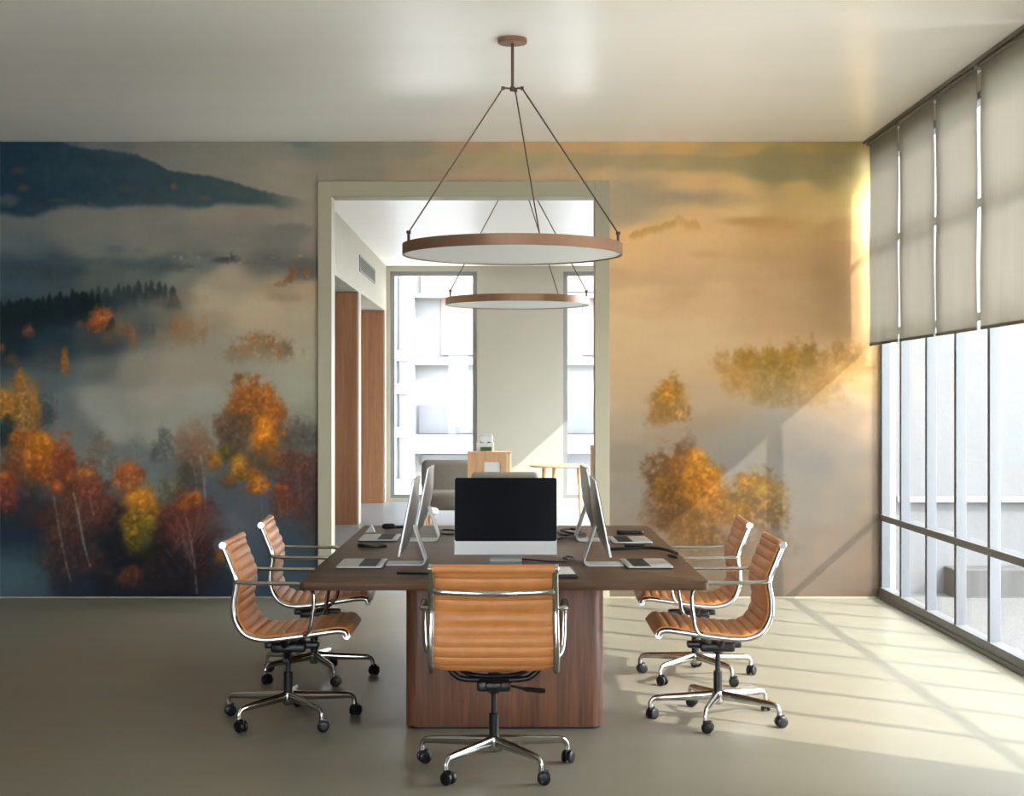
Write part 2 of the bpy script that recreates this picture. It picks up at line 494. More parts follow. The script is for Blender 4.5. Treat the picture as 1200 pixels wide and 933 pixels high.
    def box(x0, y0, x1, y1):
        xa, xb = max(0, int(x0)), min(W, int(x1) + 1); ya, yb = max(0, int(y0) - PY0), min(H, int(y1) - PY0 + 1)
        return (slice(ya, yb), slice(xa, xb))

    def poly_y(pts):
        p = np.array(pts, float)
        return np.interp(np.arange(W), p[:, 0], p[:, 1])[None, :]

    # ---- far hill, upper left
    ridge = poly_y([(0, 160), (70, 165), (92, 173), (125, 175), (160, 180), (182, 190), (196, 199), (225, 203), (250, 207), (270, 212), (290, 218), (320, 226), (345, 231), (372, 239), (1034, 500)]) + n_leaf * 1.6 + n_fine * .8
    foot = poly_y([(0, 251), (38, 254), (60, 247), (90, 241), (125, 243), (160, 239), (200, 239), (232, 243), (260, 240), (300, 241), (340, 243), (372, 240), (1034, 300)]) + n_mid * 4
    a = smooth(-1.0, 2.0, Y - ridge) * smooth(5, -5, Y - foot) * smooth(375, 300, X)
    hill = np.stack([24 + X * .10 + n_leaf * 3 + n_mid * 4, 45 + X * .075 + n_leaf * 3 + n_mid * 4, 60 + X * .03 + n_leaf * 3 + n_mid * 3], -1)
    hill += (smooth(190, 175, Y) * smooth(90, 160, X) * 14)[..., None]
    img[:] = img * (1 - a[..., None]) + hill * a[..., None]
    for (x, y, rx, ry, c, o) in [(22, 200, 9, 5, (78, 58, 52), .6), (28, 220, 8, 4, (92, 60, 48), .6), (150, 221, 12, 4, (72, 62, 54), .6), (204, 219, 4, 4, (104, 74, 52), .8), (240, 232, 10, 3, (84, 66, 56), .6), (175, 233, 14, 4, (58, 52, 56), .6), (215, 232, 12, 3, (66, 60, 56), .6), (40, 243, 12, 6, (50, 50, 54), .6), (70, 235, 14, 3, (52, 66, 60), .6), (280, 228, 16, 5, (62, 72, 66), .5), (10, 235, 12, 8, (72, 74, 76), .7), (105, 238, 2, 3, (84, 60, 58), .7)]:
        sl = box(x - 3 * rx, y - 3 * ry, x + 3 * rx, y + 3 * ry)
        d = np.hypot((X[sl] - x) / rx, (Y[sl] - y) / ry) + n_leaf[sl] * .5
        over(smooth(1.4, .3, d) * o, c, sl)
    # ---- middle distance: hedges, a village with a small tower
    for (x, y, rx, ry, c, o) in [(25, 312, 34, 7, (44, 56, 64), .75), (75, 317, 24, 7, (46, 56, 64), .7), (95, 308, 20, 4, (60, 68, 70), .5), (150, 310, 30, 7, (60, 72, 72), .6), (205, 313, 20, 5, (62, 70, 68), .7),
                                (207, 301, 10, 4, (82, 84, 82), .7), (240, 298, 10, 3, (84, 84, 80), .6), (262, 305, 12, 4, (54, 58, 58), .85), (275, 303, 6, 4, (58, 60, 58), .8), (318, 303, 9, 3, (76, 76, 70), .8), (300, 308, 20, 3, (84, 82, 74), .6), (345, 267, 22, 5, (88, 86, 82), .6), (320, 278, 16, 10, (98, 92, 84), .6), (250, 272, 14, 8, (102, 98, 92), .5), (135, 293, 12, 4, (76, 82, 84), .6), (165, 294, 8, 4, (80, 84, 82), .5), (345, 310, 24, 6, (78, 76, 70), .7), (352, 168, 14, 5, (82, 90, 88), .7)]:
        sl = box(x - 3 * rx, y - 3 * ry, x + 3 * rx, y + 3 * ry)
        d = np.hypot((X[sl] - x) / rx, (Y[sl] - y) / ry) + n_leaf[sl] * .45 + n_mid[sl] * .3
        over(smooth(1.5, .5, d) * o, c, sl)
    for (x, y, w, h, c) in [(271.5, 300, 1.0, 4.5, (46, 50, 52)), (264, 303, 4, 1.5, (50, 54, 56)), (278, 303, 3, 1.5, (96, 94, 88)), (212, 302, 2, 2.4, (122, 118, 108)), (204, 301, 2, 1.5, (104, 104, 100)), (233, 302, 1.6, 2, (116, 112, 102)), (281, 308, 2, 1.4, (128, 122, 110)), (222, 316, 6, .8, (120, 114, 102)), (320, 302, 4, 1, (104, 102, 94)), (352, 300, 3, 1.4, (122, 116, 104))]:
        sl = box(x - 3 * w - 2, y - 3 * h - 2, x + 3 * w + 2, y + 3 * h + 2)
        over(np.exp(-np.abs((X[sl] - x) / w) ** 4 - np.abs((Y[sl] - y) / h) ** 4) * .8, c, sl)

    def conifers(x0, x1, top, depth, col, o, spacing, wid, hgt, seed, fade=None):
        rng = np.random.RandomState(seed)
        p = np.array(top, float)
        a = np.zeros((H, W))
        x = x0
        while x < x1:
            ty = np.interp(x, p[:, 0], p[:, 1]) + rng.uniform(-.35, .75) * hgt
            w = wid * rng.uniform(.7, 1.9); h = hgt * rng.uniform(1.5, 2.8)
            sl = box(x - 3 * w, ty - 2, x + 3 * w, ty + depth)
            yy = np.clip((Y[sl] - ty) / h, 0, 1.0)
            half = w * (yy ** .7) * (1 + .5 * n_fine[sl] + .5 * n_leaf[sl] + .12 * np.sin((Y[sl] - ty) * 2.1)) + .5
            t = smooth(half + .8, half - .8, np.abs(X[sl] - x)) * smooth(-1.5, 1, Y[sl] - ty)
            t *= smooth(depth, depth * .35, Y[sl] - ty)
            a[sl] = np.maximum(a[sl], t)
            x += spacing * rng.uniform(.55, 1.4)
        c = np.asarray(col, float) + (n_leaf * 4)[..., None] * np.array([1, 1, 1])
        al = (a * o)[..., None]
        img[:] = img * (1 - al) + c * al

    conifers(-5, 60, [(0, 313), (40, 310)], 24, (42, 54, 60), .5, 6, 3, 6, 40)
    # dark conifer wood on the left slope, thinning into fog to the right
    slope = poly_y([(0, 358), (60, 352), (100, 344), (140, 350), (170, 372), (200, 420), (1034, 900)])
    low = poly_y([(0, 388), (50, 386), (90, 380), (130, 366), (170, 350), (1034, 300)])
    over(smooth(-6, 8, Y - slope) * smooth(16, -22, Y - low) * smooth(190, 110, X) * .9, (16, 27, 32))
    conifers(108, 208, [(110, 338), (125, 334), (150, 332), (205, 329)], 34, (36, 46, 48), .85, 7, 4.2, 9, 42)
    conifers(-4, 122, [(0, 354), (20, 350), (40, 350), (62, 345), (75, 342), (95, 340), (120, 348)], 44, (14, 25, 30), .95, 6, 4.6, 8, 41)
    conifers(108, 118, [(105, 355), (120, 354)], 26, (18, 26, 28), .95, 8, 7, 10, 43)
    conifers(160, 188, [(160, 377), (188, 376)], 24, (72, 74, 70), .75, 7, 4, 9, 44)

    def crown(x, y, rx, ry, top, bot, o=.95, soft=.35, fade=0.0, clump=.5, seed=0, lean=0, hi=1.25, leafy=1.0):
        if x < 380 and rx > 9:
            rx, ry = rx * 1.13, ry * 1.1
        sl = box(x - 1.7 * rx - 4, y - 1.7 * ry - 4, x + 1.7 * rx + 4, y + 1.7 * ry + 4)
        sh = (seed * 37) % 90
        roll = lambda n: np.roll(np.roll(n, sh * 3, 1), sh, 0)[sl]
        m, l, f = roll(n_mid), roll(n_leaf), roll(n_fine)
        v = (Y[sl] - y) / ry
        d = np.hypot((X[sl] - x - lean * v) / (rx * (1 + .12 * v)), v)
        sm = float(np.clip(1.2 - rx / 16, 0, .8))
        d = d * .86 + clump * m * .85 + l * (.34 + .40 * sm) + f * (.16 + .12 * sm) * leafy
        a = smooth(1.0 + soft * .6, .9 - soft * (1 + sm * .5), d) * o * smooth(1.35, .3, v + .25 * m + .2 * l)
        a = a * np.clip(.98 + (leafy - .6) * (.6 * f + .6 * l), .3, 1)
        if fade:
            a = a * smooth(1.15, 1.1 - 1.9 * fade, v + .3 * m)
        t = np.clip((v + 1) / 2 + m * .25, 0, 1)[..., None]
        c = np.asarray(top, float) * (1 - t) + np.asarray(bot, float) * t
        k = float(np.clip((o - .45) * 1.5, .1, .75))
        b = 1 + k * (.34 * l + .28 * f + .30 * m)
        b = b * (1 + (hi - 1) * k * smooth(.1, .7, l + f))
        c = c * np.clip(b, .5, 1.45)[..., None] * (.9 if x < 380 else 1.0)
        img[sl] = img[sl] * (1 - a[..., None]) + c * a[..., None]

    def line(pts, col, w=.8, o=.7):
        for (xa, ya), (xb, yb) in zip(pts[:-1], pts[1:]):
            sl = box(min(xa, xb) - 4, min(ya, yb) - 4, max(xa, xb) + 4, max(ya, yb) + 4)
            dx, dy = xb - xa, yb - ya; L = dx * dx + dy * dy + 1e-6
            t = np.clip(((X[sl] - xa) * dx + (Y[sl] - ya) * dy) / L, 0, 1)
            d = np.hypot(X[sl] - xa - t * dx + n_fine[sl] * .5, Y[sl] - ya - t * dy)
            over(smooth(w + .5, w - .5, d) * o * .8 * np.clip(.75 + n_leaf[sl] * .9, .1, 1), col, sl)

    def twigs(x, y, rx, ry, col, n, seed, o=.45, up=True):
        rng = np.random.RandomState(seed)
        for _ in range(n):
            px = x + rng.uniform(-.25, .25) * rx; py = y + ry * rng.uniform(-.1, .9)
            ang = rng.uniform(-1.0, 1.0); L = ry * rng.uniform(.5, 1.1)
            ex = px + math.sin(ang) * min(L, rx * 1.1); ey = py - math.cos(ang) * L
            mx = (px + ex) / 2 + rng.uniform(-2, 2); my = (py + ey) / 2
            line([(px, py), (mx, my), (ex, ey)], col, .35, o)

    def fog(x, y, rx, ry, col, o, rough=.4):
        sl = box(x - 2.2 * rx, y - 2.2 * ry, x + 2.2 * rx, y + 2.2 * ry)
        d = np.hypot((X[sl] - x) / rx, (Y[sl] - y) / ry) + n_big[sl] * rough + n_mid[sl] * rough * .35
        over(smooth(1.7, .1, d) * o, col, sl)

    OR, DK = (186, 96, 28), (96, 52, 30)
    # ---- far autumn trees on the left
    crown(94, 381, 5, 4, (140, 72, 36), (70, 50, 40), .8, seed=1)
    crown(120, 376, 14, 13, (182, 88, 36), (110, 66, 40), .95, seed=2, fade=.3)
    crown(112, 384, 7, 9, (170, 82, 36), (100, 62, 44), .9, seed=3, fade=.4)
    conifers(128, 132, [(128, 370), (132, 370)], 20, (40, 40, 38), .8, 6, 3, 7, 45)
    crown(145, 390, 12, 13, (132, 86, 52), (96, 80, 64), .7, .5, fade=.6, seed=4)
    crown(157, 400, 5, 14, (156, 96, 48), (112, 86, 62), .75, .5, fade=.5, seed=5)
    crown(126, 398, 7, 8, (120, 84, 48), (82, 72, 60), .6, .5, fade=.5, seed=6)
    crown(33, 391, 7, 9, (146, 76, 36), (52, 46, 44), .85, seed=7, fade=.4)
    crown(2, 408, 4, 9, (130, 68, 34), (50, 44, 40), .85, seed=8)
    crown(14, 424, 9, 10, (96, 62, 40), (46, 50, 50), .8, seed=9, fade=.4)
    crown(60, 424, 15, 16, (70, 64, 58), (58, 66, 66), .6, .5, fade=.4, seed=10)
    crown(76, 428, 5, 18, (168, 96, 34), (120, 84, 44), .9, seed=11, fade=.3)
    crown(55, 452, 10, 14, (84, 82, 76), (84, 88, 84), .5, .6, fade=.6, seed=12)
    crown(117, 432, 10, 6, (112, 100, 76), (104, 102, 90), .4, .6, seed=13, fade=.5)
    for k, (x, y, rx, ry) in enumerate([(209, 384, 6, 22), (199, 388, 5, 18), (222, 386, 6, 18), (240, 388, 5, 22), (231, 394, 8, 18), (186, 396, 6, 10), (213, 396, 12, 20)]):
        crown(x, y, rx, ry, (158, 104, 50) if k != 1 else (124, 92, 60), (126, 98, 66), .62 if k < 4 else .4, .5, fade=.6, clump=.3, seed=14 + k)
    crown(216, 352, 20, 9, (134, 108, 84), (130, 114, 92), .5, .6, fade=.7, seed=22)
    crown(256, 384, 14, 14, (136, 116, 92), (134, 120, 100), .45, .7, fade=.6, seed=23)
    crown(330, 350, 18, 6, (136, 110, 80), (142, 120, 92), .5, .6, fade=.6, seed=24)
    # small island of trees in the fog
    crown(305, 412, 34, 18, (132, 96, 60), (134, 114, 90), .85, .3, fade=.65, clump=.35, seed=25)
    crown(298, 398, 5, 6, (156, 96, 44), (130, 94, 58), .9, seed=26)
    crown(316, 402, 5, 7, (146, 94, 48), (130, 98, 66), .9, seed=27)
    crown(335, 411, 9, 9, (112, 88, 64), (126, 106, 84), .8, fade=.4, seed=28)
    crown(285, 414, 12, 9, (150, 108, 60), (132, 110, 84), .6, fade=.5, seed=29)
    crown(328, 413, 5, 7, (168, 108, 54), (140, 108, 78), .7, fade=.5, seed=30)
    # orange cluster by the door, upper
    for k, (x, y, rx, ry, c, o) in enumerate([(337, 328, 5, 5, (150, 92, 44), .8), (343, 322, 4, 9, (146, 90, 44), .85), (360, 322, 5, 9, (126, 84, 48), .8), (352, 320, 3, 6, (78, 74, 66), .8), (330, 333, 6, 4, (132, 92, 54), .6)]):
        crown(x, y, rx, ry, c, (110, 86, 60), o, fade=.4, seed=31 + k)
    fog(300, 372, 60, 18, (158, 138, 110), .45)
    fog(230, 430, 70, 16, (140, 128, 110), .4)
    # ---- the left stand
    crown(24, 447, 7, 18, (164, 100, 34), (120, 80, 38), .9, seed=41)
    crown(52, 486, 11, 20, (50, 62, 62), (60, 70, 68), .85, .45, fade=.3, seed=42, clump=.3)
    crown(30, 478, 18, 30, (150, 98, 40), (116, 84, 44), .95, seed=43, hi=1.4, clump=.7)
    crown(6, 478, 11, 22, (186, 122, 34), (120, 80, 34), .95, seed=44, hi=1.4)
    crown(40, 478, 7, 24, (172, 108, 36), (130, 86, 40), .8, seed=45)
    crown(4, 508, 12, 18, (34, 48, 48), (24, 36, 42), .9, seed=46)
    for k, (xa, ya, yb) in enumerate([(20, 478, 508), (33, 480, 512), (27, 486, 512)]):
        line([(xa, ya), (xa + .6, yb)], (150, 130, 104), .4, .4)
    crown(26, 516, 14, 14, (160, 94, 28), (110, 62, 28), .95, seed=47)
    crown(16, 548, 14, 22, (120, 66, 32), (70, 44, 32), .9, seed=48)
    crown(58, 545, 26, 34, (168, 84, 28), (92, 46, 32), .95, seed=49, clump=.7)
    crown(44, 540, 15, 30, (190, 104, 24), (120, 66, 28), .95, seed=50, hi=1.35)
    crown(50, 522, 10, 12, (206, 122, 24), (150, 84, 26), .95, seed=51)
    crown(74, 556, 14, 24, (126, 62, 32), (84, 44, 34), .9, seed=52)
    crown(30, 575, 18, 18, (84, 56, 40), (44, 42, 46), .8, fade=.5, seed=53)
    crown(8, 582, 12, 26, (138, 58, 28), (70, 38, 34), .95, seed=54)
    crown(4, 558, 6, 5, (182, 100, 28), (130, 64, 28), .9, seed=55)
    line([(30, 512), (30, 560)], (150, 120, 92), .5, .5)
    line([(7, 572), (7, 612)], (104, 84, 72), .5, .4)
    fog(24, 622, 30, 22, (28, 36, 48), .7)
    # ---- soft trees behind
    crown(115, 540, 20, 25, (104, 98, 86), (96, 98, 94), .8, .45, fade=.4, seed=56, clump=.3)
    crown(120, 524, 16, 7, (124, 98, 78), (106, 96, 86), .6, seed=57)
    crown(158, 534, 12, 18, (102, 100, 92), (102, 106, 102), .6, .55, fade=.5, seed=58, clump=.3)
    crown(192, 528, 11, 20, (84, 86, 80), (92, 94, 90), .85, .4, fade=.4, seed=59, clump=.4)
    twigs(192, 530, 10, 16, (72, 72, 70), 14, 1, .35)
    # ---- undergrowth
    for k in range(46):
        r = np.random.RandomState(900 + k)
        crown(r.uniform(44, 262), r.uniform(592, 690), r.uniform(9, 20), r.uniform(9, 18), (62 + r.uniform(-14, 30), 40 + r.uniform(-6, 10), 34), (30, 28, 32), .5, .6, clump=.9, seed=200 + k, leafy=1.4)
    # ---- birches
    crown(92, 600, 28, 44, (104, 52, 34), (44, 34, 36), .9, seed=61, clump=.6)
    crown(70, 640, 24, 46, (78, 46, 34), (34, 36, 42), .88, seed=62, clump=.6)
    crown(104, 575, 15, 26, (132, 68, 38), (84, 44, 36), .9, seed=63)
    crown(100, 555, 10, 6, (182, 112, 34), (130, 76, 36), .95, seed=64)
    crown(82, 560, 6, 6, (164, 94, 34), (110, 62, 34), .9, seed=65)
    crown(67, 572, 7, 8, (186, 98, 28), (112, 56, 30), .95, seed=66)
    crown(122, 605, 18, 26, (102, 50, 36), (52, 36, 38), .85, seed=67)
    crown(56, 567, 4, 4, (170, 86, 28), (110, 60, 30), .9, seed=68)
    for k in range(14):
        r = np.random.RandomState(700 + k)
        crown(52 + r.uniform(0, 78), 600 + r.uniform(0, 75), r.uniform(3, 7), r.uniform(2.5, 6), (136, 66, 34), (64, 38, 34), .36, soft=.6, seed=70 + k)
    twigs(75, 610, 20, 34, (122, 96, 84), 22, 2, .28); twigs(95, 600, 20, 40, (124, 100, 88), 22, 3, .26); twigs(118, 590, 14, 28, (130, 100, 86), 14, 4, .28)
    line([(63, 582), (67, 608), (73, 640), (78, 662), (83, 682)], (150, 146, 142), .8, .75)
    line([(86, 578), (92, 602), (97, 632), (103, 656), (106, 664)], (156, 150, 142), .8, .75)
    line([(104, 574), (107, 592), (110, 604)], (160, 150, 140), .7, .65)
    line([(92, 602), (95, 584)], (140, 126, 116), .5, .5)
    crown(150, 562, 15, 20, (178, 90, 36), (120, 66, 36), .95, seed=85, clump=.7)
    crown(152, 550, 8, 9, (194, 100, 36), (150, 80, 36), .9, seed=86)
    twigs(151, 568, 12, 20, (136, 100, 76), 12, 5, .4)
    line([(151, 566), (152, 590)], (160, 140, 120), .5, .6)
    crown(148, 640, 30, 36, (26, 28, 32), (18, 22, 30), .85, .5, seed=87)
    crown(167, 612, 21, 34, (190, 122, 22), (74, 74, 26), .97, seed=88, hi=1.3, clump=.45)
    crown(165, 586, 16, 10, (206, 124, 30), (160, 98, 26), .95, seed=89)
    crown(172, 626, 10, 16, (110, 96, 26), (70, 70, 28), .6, seed=90)
    crown(203, 578, 20, 18, (96, 92, 66), (82, 84, 70), .9, .4, fade=.3, seed=91, clump=.4)
    crown(152, 676, 16, 11, (110, 58, 28), (56, 36, 30), .9, seed=92)
    # ---- centre birches
    crown(228, 526, 19, 24, (142, 96, 66), (112, 76, 54), .75, .5, seed=93, clump=.7, leafy=1.6)
    crown(216, 518, 10, 14, (134, 96, 72), (110, 80, 62), .6, .5, seed=94, leafy=1.6)
    twigs(230, 530, 20, 30, (132, 96, 76), 34, 6, .45); twigs(216, 522, 12, 20, (118, 90, 74), 16, 7, .4)
    crown(222, 566, 12, 22, (70, 58, 46), (60, 60, 58), .7, .5, fade=.4, seed=95)
    line([(235, 534), (239, 560), (241, 598)], (176, 162, 146), .7, .8)
    line([(224, 540), (229, 556), (231, 580)], (150, 138, 124), .5, .6)
    crown(222, 632, 34, 46, (100, 44, 32), (30, 26, 32), .93, seed=96, clump=.6, leafy=1.2)
    crown(222, 606, 26, 24, (120, 52, 34), (84, 42, 34), .8, seed=97, clump=.7)
    crown(200, 660, 26, 34, (40, 32, 32), (20, 22, 28), .85, .5, seed=98)
    crown(226, 584, 10, 9, (200, 108, 30), (130, 68, 32), .95, seed=99)
    crown(216, 594, 8, 6, (176, 104, 30), (112, 56, 32), .8, seed=100)
    crown(203, 592, 6, 5, (146, 74, 38), (96, 52, 36), .8, seed=101)
    for k in range(10):
        r = np.random.RandomState(800 + k)
        crown(196 + r.uniform(0, 54), 596 + r.uniform(0, 50), r.uniform(3, 6), r.uniform(2.5, 5), (132, 56, 38), (84, 42, 36), .38, soft=.6, seed=102 + k)
    twigs(222, 630, 26, 46, (150, 108, 92), 40, 8, .36); twigs(205, 620, 14, 30, (140, 106, 92), 14, 9, .3)
    line([(218, 606), (223, 630), (228, 662), (231, 696)], (150, 132, 130), .7, .7)
    line([(207, 610), (209, 632)], (150, 132, 124), .5, .5); line([(194, 644), (202, 652)], (160, 146, 136), .4, .4); line([(198, 614), (206, 626)], (150, 134, 126), .4, .4)
    crown(259, 650, 8, 17, (168, 92, 24), (90, 56, 26), .9, seed=113)
    # ---- big orange tree left of the door
    crown(297, 488, 26, 36, (164, 92, 34), (90, 66, 46), .93, seed=114, clump=.6, hi=1.3)
    crown(288, 470, 16, 18, (184, 104, 34), (140, 82, 38), .9, seed=115, clump=.6)
    crown(318, 488, 14, 24, (184, 98, 28), (140, 80, 32), .95, seed=116)
    crown(314, 460, 6, 8, (198, 112, 30), (160, 90, 30), .95, seed=117)
    crown(280, 462, 5, 8, (168, 100, 40), (120, 80, 46), .85, seed=118)
    crown(263, 500, 10, 18, (124, 88, 62), (98, 76, 58), .8, seed=119, clump=.6)
    crown(276, 520, 18, 24, (96, 76, 54), (78, 64, 50), .88, .4, seed=120)
    twigs(280, 506, 16, 26, (70, 52, 42), 24, 10, .4); twigs(300, 480, 18, 26, (104, 66, 38), 20, 11, .35)
    crown(338, 512, 14, 20, (106, 82, 60), (88, 74, 60), .75, .5, seed=121, clump=.7)
    crown(310, 515, 15, 24, (222, 136, 22), (180, 98, 26), .98, seed=122, hi=1.22, clump=.5)
    crown(309, 498, 7, 9, (226, 140, 24), (210, 120, 24), .95, seed=123)
    crown(333, 509, 4, 4, (206, 118, 30), (170, 92, 32), .9, seed=124)
    crown(360, 514, 18, 16, (92, 88, 76), (84, 80, 70), .8, .4, fade=.3, seed=125, clump=.5)
    crown(300, 545, 34, 20, (104, 76, 48), (70, 62, 54), .8, .5, fade=.4, seed=126)
    crown(263, 530, 8, 11, (104, 90, 36), (80, 70, 40), .9, seed=127)
    crown(253, 543, 9, 12, (182, 118, 30), (120, 76, 34), .95, seed=128)
    crown(279, 549, 10, 16, (194, 128, 24), (140, 92, 34), .97, seed=129, hi=1.3)
    crown(298, 556, 8, 9, (178, 104, 28), (124, 74, 34), .9, seed=130)
    crown(325, 540, 11, 8, (164, 98, 32), (110, 74, 40), .85, seed=131)
    crown(266, 566, 10, 6, (128, 88, 34), (76, 62, 46), .7, seed=132)
    crown(305, 571, 11, 11, (212, 126, 24), (150, 84, 30), .97, seed=133, fade=.25)
    line([(306, 575), (308, 610)], (140, 130, 124), .5, .6)
    fog(268, 612, 30, 26, (80, 84, 90), .55); fog(300, 600, 24, 18, (72, 76, 82), .5)
    crown(352, 568, 22, 34, (104, 56, 44), (74, 54, 52), .88, .4, seed=134, clump=.6, leafy=1.3)
    crown(366, 600, 14, 34, (88, 54, 48), (66, 58, 60), .7, .5, seed=135)
    twigs(352, 575, 18, 34, (140, 104, 92), 24, 12, .3)
    crown(333, 592, 13, 22, (138, 60, 34), (84, 52, 46), .9, seed=136, clump=.6)
    crown(326, 571, 6, 4, (194, 86, 32), (140, 62, 32), .9, seed=137); crown(335, 572, 5, 4, (180, 78, 34), (130, 60, 34), .85, seed=138)
    line([(326, 586), (330, 606)], (156, 136, 126), .5, .6); line([(337, 580), (337, 604)], (140, 118, 108), .5, .5)
    fog(345, 660, 34, 34, (58, 74, 84), .55); fog(300, 668, 30, 24, (56, 68, 78), .4)
    fog(20, 672, 34, 26, (52, 72, 78), .5)

    # ---- warm right side
    sl = (slice(None), slice(700, W))
    gline = poly_y([(0, 260), (370, 300), (500, 180), (560, 178), (640, 176), (700, 180), (740, 181), (790, 180), (850, 184), (880, 181), (940, 179), (1034, 178)]) + n_mid * 1.6
    gfoot = poly_y([(0, 0), (370, 160), (420, 200), (560, 196), (640, 192), (700, 196), (760, 198), (840, 204), (900, 211), (930, 213), (960, 209), (985, 206), (1034, 203)]) + n_mid * 3
    over(smooth(-2, 3, Y - gline) * smooth(4, -4, Y - gfoot) * smooth(430, 600, X) * .6, (146, 132, 92))
    fog(800, 232, 52, 11, (144, 128, 104), .85, .5); fog(735, 240, 30, 16, (150, 132, 106), .6)
    fog(830, 205, 40, 6, (206, 164, 112), .5); fog(760, 206, 40, 6, (192, 154, 110), .4)
    conifers(742, 790, [(742, 270), (770, 264), (790, 258)], 12, (172, 128, 66), .7, 4, 2.5, 3, 46)
    conifers(795, 820, [(795, 252), (802, 252), (808, 262), (815, 252), (820, 262)], 16, (186, 136, 70), .65, 5, 2.6, 4, 47)
    fog(875, 259, 28, 5, (172, 126, 68), .75, .3); fog(905, 262, 36, 6, (186, 142, 80), .6, .3)
    fog(830, 298, 20, 5, (184, 140, 88), .5); fog(770, 330, 60, 8, (186, 146, 102), .5); fog(900, 300, 60, 8, (190, 148, 98), .4); fog(860, 325, 60, 6, (190, 150, 104), .4)
    # tree row in the fog, upper right
    rowtop = [(845, 425), (880, 415), (905, 411), (930, 411), (948, 408), (970, 410), (1000, 412), (1020, 418)]
    for k, (x, y, rx, ry, c, o) in enumerate([(848, 430, 11, 20, (188, 136, 68), .75), (876, 424, 13, 16, (172, 122, 36), .85), (901, 420, 11, 18, (160, 120, 34), .9), (928, 420, 12, 18, (166, 118, 30), .92), (949, 420, 11, 20, (150, 112, 44), .9), (912, 436, 20, 16, (158, 118, 36), .85), (868, 444, 16, 18, (196, 140, 56), .7), (890, 452, 12, 20, (160, 122, 52), .7), (935, 446, 18, 18, (164, 122, 48), .75), (965, 432, 12, 20, (178, 130, 56), .75), (985, 420, 16, 20, (174, 122, 52), .8), (1004, 424, 16, 22, (180, 130, 62), .75), (985, 438, 20, 16, (214, 156, 76), .7), (955, 462, 26, 26, (186, 138, 74), .7), (900, 462, 26, 24, (164, 128, 66), .7), (865, 452, 18, 20, (188, 138, 66), .65), (960, 450, 14, 18, (190, 136, 60), .6), (1010, 450, 20, 18, (218, 168, 100), .5)]):
        crown(x, y, rx, ry, c, tuple(v * .98 + 6 for v in c), o, .5, fade=.45, clump=.4, seed=150 + k, hi=1.1, leafy=.8)
    conifers(868, 952, [(868, 410), (876, 407), (884, 414), (901, 404), (914, 412), (928, 402), (938, 410), (948, 401), (955, 410)], 30, (158, 114, 34), .55, 6, 5, 8, 48)
    twigs(978, 420, 16, 20, (164, 122, 70), 24, 13, .5); twigs(1003, 418, 18, 20, (170, 128, 78), 26, 14, .5); twigs(951, 416, 10, 16, (140, 106, 54), 12, 15, .4); twigs(848, 424, 8, 14, (180, 134, 80), 10, 16, .4)
    fog(900, 505, 70, 26, (172, 156, 132), .6); fog(980, 480, 40, 18, (200, 168, 128), .5); fog(850, 478, 24, 20, (186, 156, 118), .55)
    # small tree, left of the row
    crown(785, 478, 21, 30, (180, 124, 34), (164, 118, 62), .93, .4, fade=.35, seed=170, clump=.45)
    crown(783, 462, 13, 15, (178, 120, 24), (170, 116, 34), .9, seed=171)
    crown(802, 468, 9, 16, (204, 150, 76), (190, 146, 92), .6, .5, fade=.5, seed=172)
    crown(770, 490, 12, 14, (176, 122, 50), (172, 132, 80), .7, .5, fade=.4, seed=173)
    fog(785, 512, 30, 10, (180, 150, 114), .6)
    # big orange tree
    crown(806, 524, 9, 14, (140, 96, 62), (140, 96, 60), .55, .5, seed=174, leafy=1.8)
    twigs(806, 526, 10, 18, (120, 84, 58), 16, 17, .5)
    crown(790, 562, 27, 42, (138, 88, 34), (124, 82, 38), .95, seed=175, clump=.6)
    crown(778, 578, 12, 18, (186, 124, 28), (150, 100, 36), .9, seed=176)
    crown(800, 602, 36, 38, (134, 86, 26), (112, 74, 32), .95, seed=177, clump=.6)
    crown(800, 550, 16, 16, (168, 104, 34), (150, 96, 36), .9, seed=178)
    crown(817, 538, 13, 13, (232, 144, 22), (206, 122, 26), .97, seed=179)
    crown(826, 575, 25, 28, (228, 140, 22), (176, 106, 26), .98, seed=180, hi=1.18, clump=.4)
    crown(822, 558, 22, 12, (236, 150, 26), (214, 126, 24), .9, seed=181)
    crown(845, 600, 18, 24, (182, 114, 30), (150, 98, 40), .9, seed=182)
    crown(815, 632, 40, 20, (132, 90, 30), (110, 76, 42), .9, .5, fade=.3, seed=183)
    line([(822, 575), (822, 600)], (206, 164, 104), .6, .6); line([(818, 578), (820, 606)], (196, 150, 90), .5, .5); line([(836, 580), (832, 600)], (206, 164, 110), .5, .55); line([(828, 574), (829, 590)], (200, 150, 80), .4, .5)
    twigs(825, 590, 16, 20, (190, 132, 52), 14, 18, .4)
    # olive round tree
    crown(888, 592, 35, 35, (168, 118, 40), (142, 108, 70), .93, .35, fade=.25, seed=184, clump=.35)
    crown(876, 565, 14, 9, (194, 128, 42), (176, 122, 48), .85, seed=185)
    crown(900, 575, 20, 12, (186, 142, 54), (170, 130, 62), .8, seed=186)
    crown(865, 605, 12, 16, (184, 124, 38), (150, 106, 50), .85, seed=187)
    twigs(895, 602, 24, 24, (150, 116, 76), 18, 19, .4)
    crown(880, 640, 36, 24, (146, 112, 80), (148, 122, 98), .7, .6, fade=.4, seed=188)
    crown(868, 662, 12, 12, (176, 128, 60), (156, 118, 76), .7, .5, seed=189)
    crown(764, 612, 14, 20, (156, 120, 92), (150, 118, 94), .6, .6, seed=190, leafy=1.5)
    crown(790, 650, 30, 16, (128, 94, 60), (130, 104, 78), .7, .6, seed=191)
    fog(940, 575, 24, 40, (172, 160, 142), .35)
    soft_img = img.copy()
